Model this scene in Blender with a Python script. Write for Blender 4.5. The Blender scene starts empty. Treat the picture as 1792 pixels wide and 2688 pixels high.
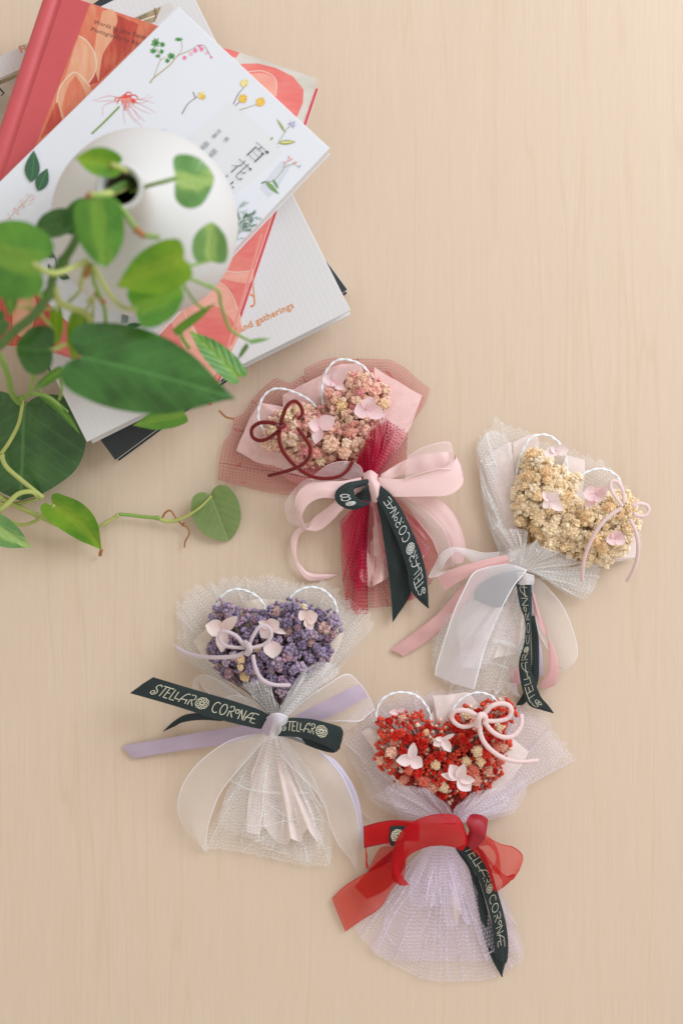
import bpy, bmesh, math, random
from mathutils import Vector, Matrix, noise
PI = math.pi
R = math.radians
scene = bpy.context.scene
H = 1.0            # camera height above the table (m)
S = 4000.0         # photograph pixels per metre at table level

# ------------------------------------------------------------------ camera, world, lamps
cd = bpy.data.cameras.new('camera'); cam = bpy.data.objects.new('camera', cd)
scene.collection.objects.link(cam)
cam.location = (0, 0, H); cam.rotation_euler = (0, 0, 0)
cd.sensor_fit = 'VERTICAL'; cd.sensor_height = 36.0
cd.lens = 36.0 * H / (2688 / S)
cd.clip_start = 0.05; cd.clip_end = 50
cd.dof.use_dof = True; cd.dof.focus_distance = 0.985; cd.dof.aperture_fstop = 4.2
scene.camera = cam
w = bpy.data.worlds.new('World'); scene.world = w; w.use_nodes = True
w.node_tree.nodes['Background'].inputs[0].default_value = (1.0, 0.94, 0.87, 1)
w.node_tree.nodes['Background'].inputs[1].default_value = 0.80
def area(name, loc, target, size, power, color):
    l = bpy.data.lights.new(name, 'AREA'); l.shape = 'RECTANGLE'; l.size = size[0]; l.size_y = size[1]
    l.energy = power; l.color = color
    o = bpy.data.objects.new(name, l); scene.collection.objects.link(o)
    o.location = loc
    o.rotation_euler = (Vector(target) - Vector(loc)).to_track_quat('-Z', 'Y').to_euler()
    return o
area('window_light', (1.15, 0.95, 1.05), (0.0, 0.0, 0), (1.0, 1.1), 30.0, (0.82, 0.89, 1.0))
scene.view_settings.view_transform = 'Standard'; scene.view_settings.look = 'None'
scene.view_settings.exposure = -0.11; scene.view_settings.gamma = 1
scene.render.engine = 'CYCLES'
scene.cycles.transparent_max_bounces = 40
scene.cycles.max_bounces = 8
scene.cycles.use_denoising = True

# ------------------------------------------------------------------ coordinate helpers
def P(x, y, z=0.0):
    "world point at height z (mm) that lies where the photograph shows pixel x, y"
    z = z * 0.001
    k = (H - z) / H
    return Vector(((x - 896) / S * k, -(y - 1344) / S * k, z))
def frame(ox, oy, s):
    return lambda x, y, z=0.0: P(ox + x / s, oy + y / s, z)
FP = frame(550, 900, 2.24)      # pink bouquet
FC = frame(1000, 1080, 2.0907)  # cream bouquet
FU = frame(300, 1480, 2.1778)   # purple bouquet
FR = frame(850, 1780, 2.24)     # red bouquet
FA = frame(0, 350, 2.24)        # plant
FB = frame(0, 850, 2.24)
FS = frame(0, 0, 1.0)           # plain photograph pixels

def cat(a, b, c, d, t):
    return 0.5 * ((2 * b) + (-a + c) * t + (2 * a - 5 * b + 4 * c - d) * t * t + (-a + 3 * b - 3 * c + d) * t ** 3)
def spline(pts, n):
    "n+1 points evenly along a smooth curve through pts"
    pts = [Vector(p) for p in pts]
    dense = []
    for i in range(len(pts) - 1):
        a = pts[max(i - 1, 0)] if i > 0 else pts[0] * 2 - pts[1]
        d = pts[i + 2] if i + 2 < len(pts) else pts[-1] * 2 - pts[-2]
        for k in range(12):
            dense.append(cat(a, pts[i], pts[i + 1], d, k / 12))
    dense.append(pts[-1])
    return even(dense, n)
def even(pts, n):
    pts = [Vector(p) for p in pts]
    L = [0.0]
    for i in range(1, len(pts)): L.append(L[-1] + (pts[i] - pts[i - 1]).length)
    out = []; j = 0
    for k in range(n + 1):
        s = L[-1] * k / n
        while j < len(pts) - 2 and L[j + 1] < s: j += 1
        seg = L[j + 1] - L[j]
        out.append(pts[j].lerp(pts[j + 1], 0 if seg < 1e-12 else min(1, max(0, (s - L[j]) / seg))))
    return out
def at(pts, u):
    f = max(0, min(1, u)) * (len(pts) - 1); i = min(int(f), len(pts) - 2)
    return pts[i].lerp(pts[i + 1], f - i)

# ------------------------------------------------------------------ mesh helpers
class MB:
    def __init__(self): self.v = []; self.f = []; self.uv = []; self.m = []; self.att = []
    def vert(self, p, uv=(0, 0), att=0.0):
        self.v.append(Vector(p)); self.uv.append(uv); self.att.append(att); return len(self.v) - 1
    def face(self, *idx, m=0): self.f.append(tuple(idx)); self.m.append(m)
    def grid(self, rows, uvs=None, atts=None, m=0, loop=False):
        ids = []
        for i, r in enumerate(rows):
            ids.append([self.vert(p, uvs[i][j] if uvs else (0, 0), atts[i][j] if atts else 0) for j, p in enumerate(r)])
        for i in range(len(ids) - 1):
            n = len(ids[i])
            for j in range(n if loop else n - 1):
                self.face(ids[i][j], ids[i][(j + 1) % n], ids[i + 1][(j + 1) % n], ids[i + 1][j], m=m)
        return ids
    def tube(self, pts, rad, k=7, m=0, caps=True, flat=1.0):
        n = len(pts)
        up = Vector((0, 0, 1)); rows = []
        t0 = (pts[1] - pts[0]).normalized()
        nrm = up - t0 * up.dot(t0)
        if nrm.length < 1e-4: nrm = Vector((1, 0, 0))
        nrm.normalize()
        for i in range(n):
            t = (pts[min(i + 1, n - 1)] - pts[max(i - 1, 0)])
            t = t.normalized() if t.length > 1e-9 else t0
            nrm = nrm - t * nrm.dot(t)
            if nrm.length < 1e-6: nrm = t.orthogonal()
            nrm.normalize(); b = t.cross(nrm)
            r = rad[i] if isinstance(rad, (list, tuple)) else rad
            rows.append([pts[i] + (nrm * math.cos(2 * PI * q / k) * flat + b * math.sin(2 * PI * q / k)) * r for q in range(k)])
        ids = self.grid(rows, loop=True, m=m)
        if caps:
            self.face(*ids[0][::-1], m=m); self.face(*ids[-1], m=m)
    def poly(self, pts, m=0, uvs=None):
        ids = [self.vert(p, uvs[i] if uvs else (0, 0)) for i, p in enumerate(pts)]
        self.face(*ids, m=m)
    def build(self, name, mats, parent=None, smooth=True, origin=None):
        me = bpy.data.meshes.new(name)
        off = Vector(parent['_o']) if parent is not None else (Vector(origin) if origin is not None else Vector((0, 0, 0)))
        me.from_pydata([v - off for v in self.v], [], self.f)
        uvl = me.uv_layers.new(name='UVMap')
        li = [0] * len(me.loops); me.loops.foreach_get('vertex_index', li)
        flat = []
        for q in li: flat += [self.uv[q][0], self.uv[q][1]]
        uvl.data.foreach_set('uv', flat)
        a = me.attributes.new('gat', 'FLOAT', 'POINT'); a.data.foreach_set('value', self.att)
        if not isinstance(mats, (list, tuple)): mats = [mats]
        for m in mats: me.materials.append(m)
        me.polygons.foreach_set('material_index', self.m)
        me.polygons.foreach_set('use_smooth', [smooth] * len(self.f))
        me.update()
        o = bpy.data.objects.new(name, me); scene.collection.objects.link(o)
        if parent is not None:
            o.parent = parent; o['_o'] = parent['_o']
        else:
            o.location = off; o['_o'] = tuple(off)
        return o
def thing(name, label, cat_, loc, group=None):
    o = bpy.data.objects.new(name, None); scene.collection.objects.link(o)
    o.location = loc; o['_o'] = tuple(loc); o['label'] = label; o['category'] = cat_
    o.empty_display_size = 0.02
    if group: o['group'] = group
    return o
def tag(o, label=None, cat_=None, group=None, kind=None):
    if label: o['label'] = label
    if cat_: o['category'] = cat_
    if group: o['group'] = group
    if kind: o['kind'] = kind
    return o

# ------------------------------------------------------------------ materials
class NT:
    def __init__(self, name):
        self.mat = bpy.data.materials.new(name); self.mat.use_nodes = True
        self.t = self.mat.node_tree; self.t.nodes.clear()
        self.out = self.t.nodes.new('ShaderNodeOutputMaterial')
    def n(self, kind, **kw):
        nd = self.t.nodes.new('ShaderNode' + kind)
        for k, v in kw.items():
            if k.startswith('i_'): self.set(nd.inputs[k[2:].replace('_', ' ')], v)
            elif k[0] == 'i' and k[1:].isdigit(): self.set(nd.inputs[int(k[1:])], v)
            else: setattr(nd, k, v)
        return nd
    def set(self, inp, v):
        if isinstance(v, bpy.types.NodeSocket): self.t.links.new(v, inp)
        elif isinstance(v, bpy.types.Node): self.t.links.new(v.outputs[0], inp)
        else:
            if isinstance(v, (tuple, list)) and len(v) == 3 and inp.type == 'RGBA': v = (*v, 1)
            inp.default_value = v
    def math(self, op, a, b=None, c=None):
        nd = self.n('Math', operation=op, i0=a)
        if b is not None: self.set(nd.inputs[1], b)
        if c is not None: self.set(nd.inputs[2], c)
        return nd.outputs[0]
    def vmath(self, op, a, b=None, out=0):
        nd = self.n('VectorMath', operation=op, i0=a)
        if b is not None: self.set(nd.inputs[1], b)
        return nd.outputs[out]
    def mixc(self, f, a, b, bt='MIX'):
        nd = self.n('Mix', data_type='RGBA', blend_type=bt)
        self.set(nd.inputs[0], f); self.set(nd.inputs[6], a); self.set(nd.inputs[7], b)
        return nd.outputs[2]
    def ramp(self, f, stops):
        nd = self.n('ValToRGB', i0=f); e = nd.color_ramp.elements
        while len(e) < len(stops): e.new(0.5)
        for i, (p, c) in enumerate(stops):
            e[i].position = p; e[i].color = (*c, 1) if len(c) == 3 else c
        return nd.outputs[0]
    def noise(self, vec, scale, detail=3, rough=0.55, out=0):
        nd = self.n('TexNoise', i_Scale=scale, i_Detail=detail, i_Roughness=rough)
        if vec is not None: self.set(nd.inputs['Vector'], vec)
        return nd.outputs[out]
    def bump(self, h, strength=0.3, dist=0.001):
        return self.n('Bump', i_Strength=strength, i_Distance=dist, i_Height=h).outputs[0]
    def pbsdf(self, col, rough=0.6, **kw):
        nd = self.n('BsdfPrincipled'); self.set(nd.inputs['Base Color'], col); self.set(nd.inputs['Roughness'], rough)
        for k, v in kw.items(): self.set(nd.inputs[k.replace('_', ' ')], v)
        return nd
    def done(self, sh):
        self.t.links.new(sh.outputs[0] if isinstance(sh, bpy.types.Node) else sh, self.out.inputs[0]); return self.mat
    def obj(self): return self.n('TexCoord').outputs['Object']
    def uv(self): return self.n('TexCoord').outputs['UV']
    def sxyz(self, v):
        nd = self.n('SeparateXYZ', i0=v); return nd.outputs

def m_plain(name, col, rough=0.6, var=0.12, scale=300, bump=0.0, bscale=1500, **kw):
    t = NT(name); o = t.obj()
    nz = t.noise(o, scale, 4)
    c = t.mixc(nz, tuple(x * (1 - var) for x in col), tuple(min(1, x * (1 + var)) for x in col))
    args = dict(kw)
    if bump: args['Normal'] = t.bump(t.noise(o, bscale, 4), bump, 0.0006)
    return t.done(t.pbsdf(c, rough, **args))

def m_table():
    t = NT('maple_veneer'); o = t.obj()
    v1 = t.vmath('MULTIPLY', o, (1, 0.018, 1))
    fine = t.noise(v1, 900, 5, 0.65)
    v2 = t.vmath('MULTIPLY', o, (1, 0.035, 1))
    mid = t.noise(v2, 130, 4, 0.6)
    v3 = t.vmath('MULTIPLY', o, (1, 0.12, 1))
    broad = t.noise(v3, 9, 2, 0.5)
    # fleck / pore lines
    v4 = t.vmath('MULTIPLY', o, (1, 0.045, 1))
    pore = t.noise(v4, 1500, 2, 0.5)
    pore = t.n('MapRange', i0=pore, i1=0.56, i2=0.72).outputs[0]
    wob = t.noise(t.vmath('MULTIPLY', o, (1, 0.05, 1)), 26, 3, 0.5)
    line = t.n('MapRange', i0=t.math('ABSOLUTE', t.math('SUBTRACT', wob, 0.5)), i1=0.0, i2=0.012, i3=1, i4=0).outputs[0]
    c = t.ramp(fine, [(0.22, (0.615, 0.475, 0.350)), (0.78, (0.695, 0.562, 0.435))])
    c = t.mixc(t.math('MULTIPLY', t.n('MapRange', i0=mid, i1=0.3, i2=0.7).outputs[0], 0.35), c, (0.63, 0.48, 0.35))
    c = t.mixc(t.math('MULTIPLY', broad, 0.30), c, (0.69, 0.545, 0.41))
    c = t.mixc(t.math('MULTIPLY', pore, 0.18), c, (0.52, 0.37, 0.25))
    c = t.mixc(t.math('MULTIPLY', line, 0.26), c, (0.58, 0.40, 0.27))
    b = t.bump(fine, 0.06, 0.0004)
    return t.done(t.pbsdf(c, 0.42, Normal=b))
M_TABLE = m_table()

def hexmask(t, uv, cell, thick_socket):
    p = t.vmath('ADD', t.vmath('SCALE', uv), (200.0, 346.41016, 0)) if False else None
    sc = t.n('VectorMath', operation='SCALE', i0=uv); sc.inputs['Scale'].default_value = 1.0 / cell
    p = t.vmath('ADD', sc.outputs[0], (200.0, 346.41016, 0.0))
    r = (1.0, 1.7320508, 1.0); h = (0.5, 0.8660254, 0.0)
    a = t.vmath('SUBTRACT', t.vmath('MODULO', p, r), h)
    b = t.vmath('SUBTRACT', t.vmath('MODULO', t.vmath('SUBTRACT', p, h), r), h)
    a = t.vmath('MULTIPLY', a, (1, 1, 0)); b = t.vmath('MULTIPLY', b, (1, 1, 0))
    la = t.vmath('LENGTH', a, out=1); lb = t.vmath('LENGTH', b, out=1)
    sel = t.math('LESS_THAN', la, lb)
    mx = t.n('Mix', data_type='VECTOR'); t.set(mx.inputs[0], sel); t.set(mx.inputs[4], b); t.set(mx.inputs[5], a)
    g = t.vmath('ABSOLUTE', mx.outputs[1])
    gx = t.sxyz(g)[0]
    dp = t.vmath('DOT_PRODUCT', g, (0.5, 0.8660254, 0.0), out=1)
    e = t.math('SUBTRACT', 0.5, t.math('MAXIMUM', gx, dp))
    return t.math('LESS_THAN', e, thick_socket)

def m_tulle(name, col, cell=0.0022, thick=0.075, dots=None, gain=0.30, trans=0.30, veil=0.10):
    t = NT(name); uv = t.uv()
    wv = t.vmath('ADD', uv, t.vmath('MULTIPLY', t.vmath('SUBTRACT', t.noise(uv, 60, 2, out=1), (0.5, 0.5, 0.5)), (0.0022, 0.0022, 0)))
    gat = t.n('Attribute', attribute_name='gat').outputs['Fac']
    th = t.math('ADD', thick, t.math('MULTIPLY', gat, gain))
    mask = hexmask(t, wv, cell, th)
    if dots:
        vo = t.n('TexVoronoi', feature='F1', i_Scale=dots); t.set(vo.inputs['Vector'], uv); vo.inputs['Randomness'].default_value = 0.35
        d = t.math('LESS_THAN', vo.outputs['Distance'], 0.13)
        mask = t.math('MAXIMUM', mask, d)
    mask = t.math('MAXIMUM', t.math('MULTIPLY', mask, 0.9), t.math('ADD', veil, t.math('MULTIPLY', gat, 0.12)))
    nz = t.noise(uv, 90, 3)
    c = t.mixc(nz, tuple(x * 0.85 for x in col), tuple(min(1, x * 1.12) for x in col))
    d1 = t.n('BsdfDiffuse', i0=c); d2 = t.n('BsdfTranslucent', i0=c)
    m = t.n('MixShader', i0=trans, i1=d1.outputs[0], i2=d2.outputs[0])
    tr = t.n('BsdfTransparent')
    return t.done(t.n('MixShader', i0=mask, i1=tr.outputs[0], i2=m.outputs[0]))

def m_paper(name, col, alpha=0.93, trans=0.12, fib=0.10):
    t = NT(name); o = t.obj()
    n1 = t.noise(o, 260, 5, 0.7); n2 = t.noise(t.vmath('MULTIPLY', o, (1, 0.2, 1)), 900, 3, 0.6)
    f = t.math('ADD', t.math('MULTIPLY', n1, 0.6), t.math('MULTIPLY', n2, 0.4))
    c = t.mixc(f, tuple(x * (1 - fib) for x in col), tuple(min(1, x * (1 + fib)) for x in col))
    b = t.bump(f, 0.25, 0.0005)
    d1 = t.n('BsdfDiffuse', i0=c, Normal=None) if False else t.n('BsdfDiffuse', i0=c)
    t.set(d1.inputs['Normal'], b)
    d2 = t.n('BsdfTranslucent', i0=c)
    m = t.n('MixShader', i0=trans, i1=d1.outputs[0], i2=d2.outputs[0])
    tr = t.n('BsdfTransparent')
    al = t.n('MapRange', i0=n1, i1=0.3, i2=0.7, i3=alpha - 0.08, i4=min(1, alpha + 0.05)).outputs[0]
    return t.done(t.n('MixShader', i0=al, i1=tr.outputs[0], i2=m.outputs[0]))

def m_satin(name, col, rough=0.46):
    t = NT(name); uv = t.uv(); s = t.sxyz(uv)
    ed = t.math('ABSOLUTE', t.math('SUBTRACT', s[1], 0.5))
    edge = t.math('GREATER_THAN', ed, 0.455)
    wv = t.math('SINE', t.math('MULTIPLY', s[0], 2 * PI / 0.0006))
    pic = t.math('MULTIPLY', edge, t.math('ADD', t.math('MULTIPLY', t.math('SINE', t.math('MULTIPLY', s[0], 2 * PI / 0.0013)), 0.5), 0.5))
    n1 = t.noise(t.vmath('MULTIPLY', uv, (120, 60, 0)), 1.0, 3)
    c = t.mixc(n1, tuple(x * 0.93 for x in col), tuple(min(1, x * 1.05) for x in col))
    c = t.mixc(t.math('MULTIPLY', pic, 0.35), c, tuple(x * 0.7 for x in col))
    h = t.math('ADD', t.math('MULTIPLY', wv, 0.15), pic)
    b = t.bump(h, 0.25, 0.0003)
    p = t.pbsdf(c, rough, Normal=b, Anisotropic=0.5, Specular_IOR_Level=0.4)
    tl = t.n('BsdfTranslucent', i0=c)
    return t.done(t.n('MixShader', i0=0.12, i1=p.outputs[0], i2=tl.outputs[0]))

def m_organza(name, col, alpha=0.5, edgecol=None, edgew=0.03, edge_a=0.97):
    t = NT(name); uv = t.uv(); s = t.sxyz(uv)
    ed = t.math('ABSOLUTE', t.math('SUBTRACT', s[1], 0.5))
    edge = t.math('GREATER_THAN', ed, 0.5 - edgew)
    warp = t.noise(t.vmath('MULTIPLY', uv, (40, 1.5, 0)), 1.0, 2)
    moire = t.math('SINE', t.math('ADD', t.math('MULTIPLY', s[1], 200.0), t.math('MULTIPLY', warp, 30.0)))
    weave = t.math('MULTIPLY', moire, 0.06)
    lw = t.n('LayerWeight', i_Blend=0.35).outputs['Facing']
    al = t.math('ADD', t.math('ADD', alpha, weave), t.math('MULTIPLY', lw, 0.35))
    al = t.math('MINIMUM', al, 0.97)
    al = t.math('MAXIMUM', al, t.math('MULTIPLY', edge, edge_a))
    c = t.mixc(edge, col, edgecol or col)
    p = t.pbsdf(c, 0.65, Specular_IOR_Level=0.15)
    tl = t.n('BsdfTranslucent', i0=c)
    m = t.n('MixShader', i0=0.15, i1=p.outputs[0], i2=tl.outputs[0])
    tr = t.n('BsdfTransparent')
    return t.done(t.n('MixShader', i0=al, i1=tr.outputs[0], i2=m.outputs[0]))

def m_grosgrain(name, col):
    t = NT(name); uv = t.uv(); s = t.sxyz(uv)
    wv = t.math('SINE', t.math('MULTIPLY', s[0], 2 * PI / 0.0011))
    ed = t.math('GREATER_THAN', t.math('ABSOLUTE', t.math('SUBTRACT', s[1], 0.5)), 0.47)
    c = t.mixc(t.math('ADD', t.math('MULTIPLY', wv, 0.5), 0.5), tuple(x * 0.45 for x in col), tuple(x * 1.5 for x in col))
    c = t.mixc(t.math('MULTIPLY', ed, 0.6), c, tuple(x * 1.6 for x in col))
    b = t.bump(wv, 0.5, 0.0003)
    return t.done(t.pbsdf(c, 0.55, Normal=b, Specular_IOR_Level=0.35))

def m_suede(name, col):
    t = NT(name); o = t.obj()
    nz = t.noise(o, 1800, 4, 0.7); n2 = t.noise(o, 120, 2)
    c = t.mixc(nz, tuple(x * 0.75 for x in col), tuple(min(1, x * 1.15) for x in col))
    c = t.mixc(t.math('MULTIPLY', n2, 0.3), c, tuple(min(1, x * 1.15) for x in col))
    return t.done(t.pbsdf(c, 0.95, Normal=t.bump(nz, 0.5, 0.0004), Sheen_Weight=0.6, Sheen_Roughness=0.4, Specular_IOR_Level=0.1))

def m_floret(name, stops, base, trans=0.25, spread=1.0):
    "colour differs per floret (object random); gat = 0 at the base .. 1 at the petal rim"
    t = NT(name); o = t.obj()
    rnd = t.n('ObjectInfo').outputs['Random']
    nz = t.noise(o, 420, 3, 0.6)
    f = t.math('ADD', t.math('MULTIPLY', rnd, spread), t.math('MULTIPLY', t.math('SUBTRACT', nz, 0.5), 0.35))
    c = t.ramp(f, stops)
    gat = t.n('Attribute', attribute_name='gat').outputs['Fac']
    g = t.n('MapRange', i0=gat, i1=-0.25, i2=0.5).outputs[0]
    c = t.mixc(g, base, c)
    d = t.pbsdf(c, 0.85, Specular_IOR_Level=0.15)
    tl = t.n('BsdfTranslucent', i0=c)
    return t.done(t.n('MixShader', i0=trans, i1=d.outputs[0], i2=tl.outputs[0]))

def m_petal(name, col, tip):
    t = NT(name); o = t.obj(); uv = t.uv(); s = t.sxyz(uv)
    nz = t.noise(o, 180, 3)
    c = t.mixc(t.n('MapRange', i0=s[0], i1=0.0, i2=1.0).outputs[0], col, tip)
    c = t.mixc(t.math('MULTIPLY', nz, 0.3), c, tuple(min(1, x * 1.1) for x in tip))
    vein = t.math('SINE', t.math('MULTIPLY', t.math('ADD', s[1], t.math('MULTIPLY', nz, 0.08)), 45))
    b = t.bump(vein, 0.12, 0.0003)
    p = t.pbsdf(c, 0.7, Normal=b); tl = t.n('BsdfTranslucent', i0=c)
    return t.done(t.n('MixShader', i0=0.3, i1=p.outputs[0], i2=tl.outputs[0]))

def m_leaf(name, dark, light, streak=0.0, streakcol=(0.3, 0.45, 0.06), rough=0.27, vein=0.5, trans=0.22):
    t = NT(name); uv = t.uv(); s = t.sxyz(uv); o = t.obj()
    a = t.math('ABSOLUTE', s[0])                       # 0 midrib .. 1 rim
    nz = t.noise(o, 40, 3, 0.6); nf = t.noise(o, 350, 3, 0.6)
    c = t.mixc(t.n('MapRange', i0=nz, i1=0.35, i2=0.68).outputs[0], dark, light)
    if streak > 0:
        ang = t.math('ADD', s[0], t.math('MULTIPLY', t.math('SUBTRACT', t.noise(t.vmath('MULTIPLY', uv, (2.2, 0.9, 0)), 1.6, 3), 0.5), 1.3))
        st = t.n('MapRange', i0=t.math('ABSOLUTE', ang), i1=0.10, i2=0.38, i3=1, i4=0).outputs[0]
        c = t.mixc(t.math('MULTIPLY', st, streak), c, streakcol)
    sv = t.math('SINE', t.math('MULTIPLY', t.math('SUBTRACT', s[1], t.math('MULTIPLY', a, 0.42)), 34))
    side = t.n('MapRange', i0=sv, i1=0.86, i2=1.0).outputs[0]
    c = t.mixc(t.math('MULTIPLY', side, 0.22 * vein), c, tuple(min(1, x * 1.6 + 0.02) for x in light))
    mid = t.n('MapRange', i0=a, i1=0.0, i2=0.045, i3=1, i4=0).outputs[0]
    c = t.mixc(t.math('MULTIPLY', mid, 0.75 * vein), c, tuple(min(1, x * 1.7 + 0.03) for x in light))
    c = t.mixc(t.math('MULTIPLY', nf, 0.18), c, dark)
    hgt = t.math('ADD', t.math('MULTIPLY', sv, 0.5), t.math('MULTIPLY', mid, -1.2))
    b = t.bump(hgt, 0.22, 0.0005)
    p = t.pbsdf(c, rough, Normal=b, Specular_IOR_Level=0.45)
    tc = t.mixc(0.5, c, (0.35, 0.55, 0.04))
    tl = t.n('BsdfTranslucent', i0=tc)
    return t.done(t.n('MixShader', i0=trans, i1=p.outputs[0], i2=tl.outputs[0]))

# ------------------------------------------------------------------ builders
def fan(F, name, root, mat, inner, outer, nu=130, nv=22, zb=0.0, ruf=0.0, freq=9, folds=(), seed=0, smooth=True,
        creases=0, jag=0.0, gat0=0.6, gpow=1.0, wob=0.0012, dz=0.0, scallop=0.0, vpow=1.0):
    "a sheet of cloth or paper from a gathered inner line to a spread outer line; zb = extra height (mm) halfway"
    rnd = random.Random(seed)
    I = [F(*p) for p in inner]; O = [F(*p) for p in outer]
    if len(I) == 1: I = [I[0], I[0] + Vector((1e-4, 0, 0))]
    I = even(I, 40); O = spline(O, 300) if smooth else even(O, 300)
    Lo = sum((O[i + 1] - O[i]).length for i in range(300)); Li = sum((I[i + 1] - I[i]).length for i in range(40))
    rad = sum((at(O, k / 10) - at(I, k / 10)).length for k in range(11)) / 11
    rows = []; uvs = []; ats = []
    sd = Vector((seed * 3.7, seed * 1.3, 0))
    for i in range(nu + 1):
        s = i / nu; u = s; lift = 0.0
        for (c, wd) in folds:
            tt = (s - c) / wd
            u += -1.9 * wd * tt * math.exp(-tt * tt) ; lift += math.exp(-tt * tt)
        u = max(0, min(1, u))
        a, b = at(I, u), at(O, u)
        jg = 1 + (jag * (noise.noise(Vector((s * 60, seed, 0))) + 0.7 * noise.noise(Vector((s * 170, seed, 5)))) if jag else 0)
        jg -= scallop * abs(math.sin(s * freq * 1.7 + seed))
        row = []; uvr = []; atr = []
        for j in range(nv + 1):
            v = (j / nv) ** vpow
            p = a.lerp(b, v * jg)
            ph = s * freq * 2 * PI + 5.0 * noise.noise(Vector((s * 4, seed, v * 1.2)))
            z = zb * 0.001 * math.sin(PI * v) + ruf * 0.001 * (v ** 0.8) * (0.5 + 0.5 * math.sin(ph)) * max(0, 0.5 + 1.1 * noise.noise(Vector((s * 7, seed, v))))
            z += lift * 0.0012 * v
            nv3 = noise.noise_vector((p + sd) * 55) * wob * v
            p = p + Vector((nv3.x, nv3.y, abs(nv3.z))) + Vector((0, 0, z + dz * 0.001))
            p.z = max(p.z, 0.0006)
            row.append(p)
            uvr.append((s * (Lo * 1.12 * (0.45 + 0.55 * v)) + seed * 0.013, v * rad + seed * 0.017))
            comp = max(0.0, 1 - (Li + (Lo - Li) * v) / max(Lo, 1e-6))
            atr.append(gat0 * comp ** gpow)
        rows.append(row); uvs.append(uvr); ats.append(atr)
    mb = MB(); mb.grid(rows, uvs, ats)
    def sp(a, v):
        i = max(0, min(nu - 1e-3, a * nu)); j = max(0, min(nv - 1e-3, v * nv)); i0, j0 = int(i), int(j)
        p = rows[i0][j0].lerp(rows[i0 + 1][j0], i - i0); q = rows[i0][j0 + 1].lerp(rows[i0 + 1][j0 + 1], i - i0)
        return p.lerp(q, j - j0)
    for k in range(creases):
        if rnd.random() < 0.6:
            a0 = rnd.random(); v0 = rnd.uniform(0.1, 0.6); a1 = a0 + rnd.uniform(-0.05, 0.05); v1 = rnd.uniform(0.75, 1.0)
        else:
            a0 = rnd.random(); v0 = rnd.uniform(0.4, 1.0); a1 = a0 + rnd.uniform(-0.22, 0.22); v1 = v0 + rnd.uniform(-0.3, 0.3)
        bow = rnd.uniform(-0.03, 0.03); W0 = rnd.uniform(0.0002, 0.0007); pts = []
        for q in range(15):
            f = q / 14
            pts.append(sp(a0 + (a1 - a0) * f + bow * math.sin(PI * f), v0 + (v1 - v0) * f) + Vector((0, 0, 0.0005)))
        rr = []; uu = []; aa = []
        for q in range(15):
            t = (pts[min(14, q + 1)] - pts[max(0, q - 1)]); t = t.normalized() if t.length > 1e-7 else Vector((1, 0, 0))
            sd2 = Vector((-t.y, t.x, 0)) * W0 * math.sin(PI * (0.08 + 0.88 * q / 14))
            rr.append([pts[q] - sd2, pts[q] + sd2]); uu.append([(k * 0.01 + q * 0.0012, 0.0), (k * 0.01 + q * 0.0012, 0.0012)]); aa.append([0.8, 0.8])
        mb.grid(rr, uu, aa)
    return mb.build(name, mat, root)

class Ribbon:
    def __init__(self, F, secs, n=90, ns=7, crown=0.0006, wave=0.0, seed=0):
        "secs: (ax, ay, bx, by, z[, zb]) cross sections edge to edge"
        A = [F(q[0], q[1], q[4]) for q in secs]; B = [F(q[2], q[3], q[5] if len(q) > 5 else q[4]) for q in secs]
        # common parameter: dense catmull, evened on the centre line
        dA, dB = [], []
        for i in range(len(A) - 1):
            for (X, D) in ((A, dA), (B, dB)):
                a = X[i - 1] if i > 0 else X[0] * 2 - X[1]
                d = X[i + 2] if i + 2 < len(X) else X[-1] * 2 - X[-2]
                for k in range(14): D.append(cat(a, X[i], X[i + 1], d, k / 14))
        dA.append(A[-1]); dB.append(B[-1])
        C = [(a + b) / 2 for a, b in zip(dA, dB)]
        L = [0.0]
        for i in range(1, len(C)): L.append(L[-1] + (C[i] - C[i - 1]).length)
        self.len = L[-1]; self.A = []; self.B = []; j = 0
        for k in range(n + 1):
            s = L[-1] * k / n
            while j < len(L) - 2 and L[j + 1] < s: j += 1
            f = (s - L[j]) / max(L[j + 1] - L[j], 1e-9)
            self.A.append(dA[j].lerp(dA[j + 1], f)); self.B.append(dB[j].lerp(dB[j + 1], f))
        self.n = n; self.ns = ns; self.crown = crown; self.wave = wave; self.seed = seed
        self.width = sum((a - b).length for a, b in zip(self.A, self.B)) / (n + 1)
    def pos(self, s, w):
        u = s / self.len
        a, b = at(self.A, u), at(self.B, u)
        u2 = min(1, u + 0.004); u1 = max(0, u - 0.004)
        t = (at(self.A, u2) + at(self.B, u2) - at(self.A, u1) - at(self.B, u1))
        nr = t.cross(b - a)
        if nr.length > 1e-12: nr.normalize()
        if nr.z < 0: nr = -nr
        p = a.lerp(b, w) + nr * (0.0009 * noise.noise(Vector((s * 60, w * 1.6, self.seed + self.width * 900))) + 0.0005 * noise.noise(Vector((s * 30, w * 6, self.width * 500))) + self.crown * math.sin(PI * w) + self.wave * 0.001 * math.sin(u * 22 + self.seed) * math.sin(PI * w))
        p.z = max(p.z, 0.0006)
        return p, nr
    def build(self, name, mat, root, endcut=None):
        rows, uvs = [], []
        for i in range(self.n + 1):
            s = self.len * i / self.n
            rows.append([self.pos(s, j / self.ns)[0] for j in range(self.ns + 1)])
            uvs.append([(s, j / self.ns) for j in range(self.ns + 1)])
        mb = MB(); mb.grid(rows, uvs)
        return mb.build(name, mat, root)

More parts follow.
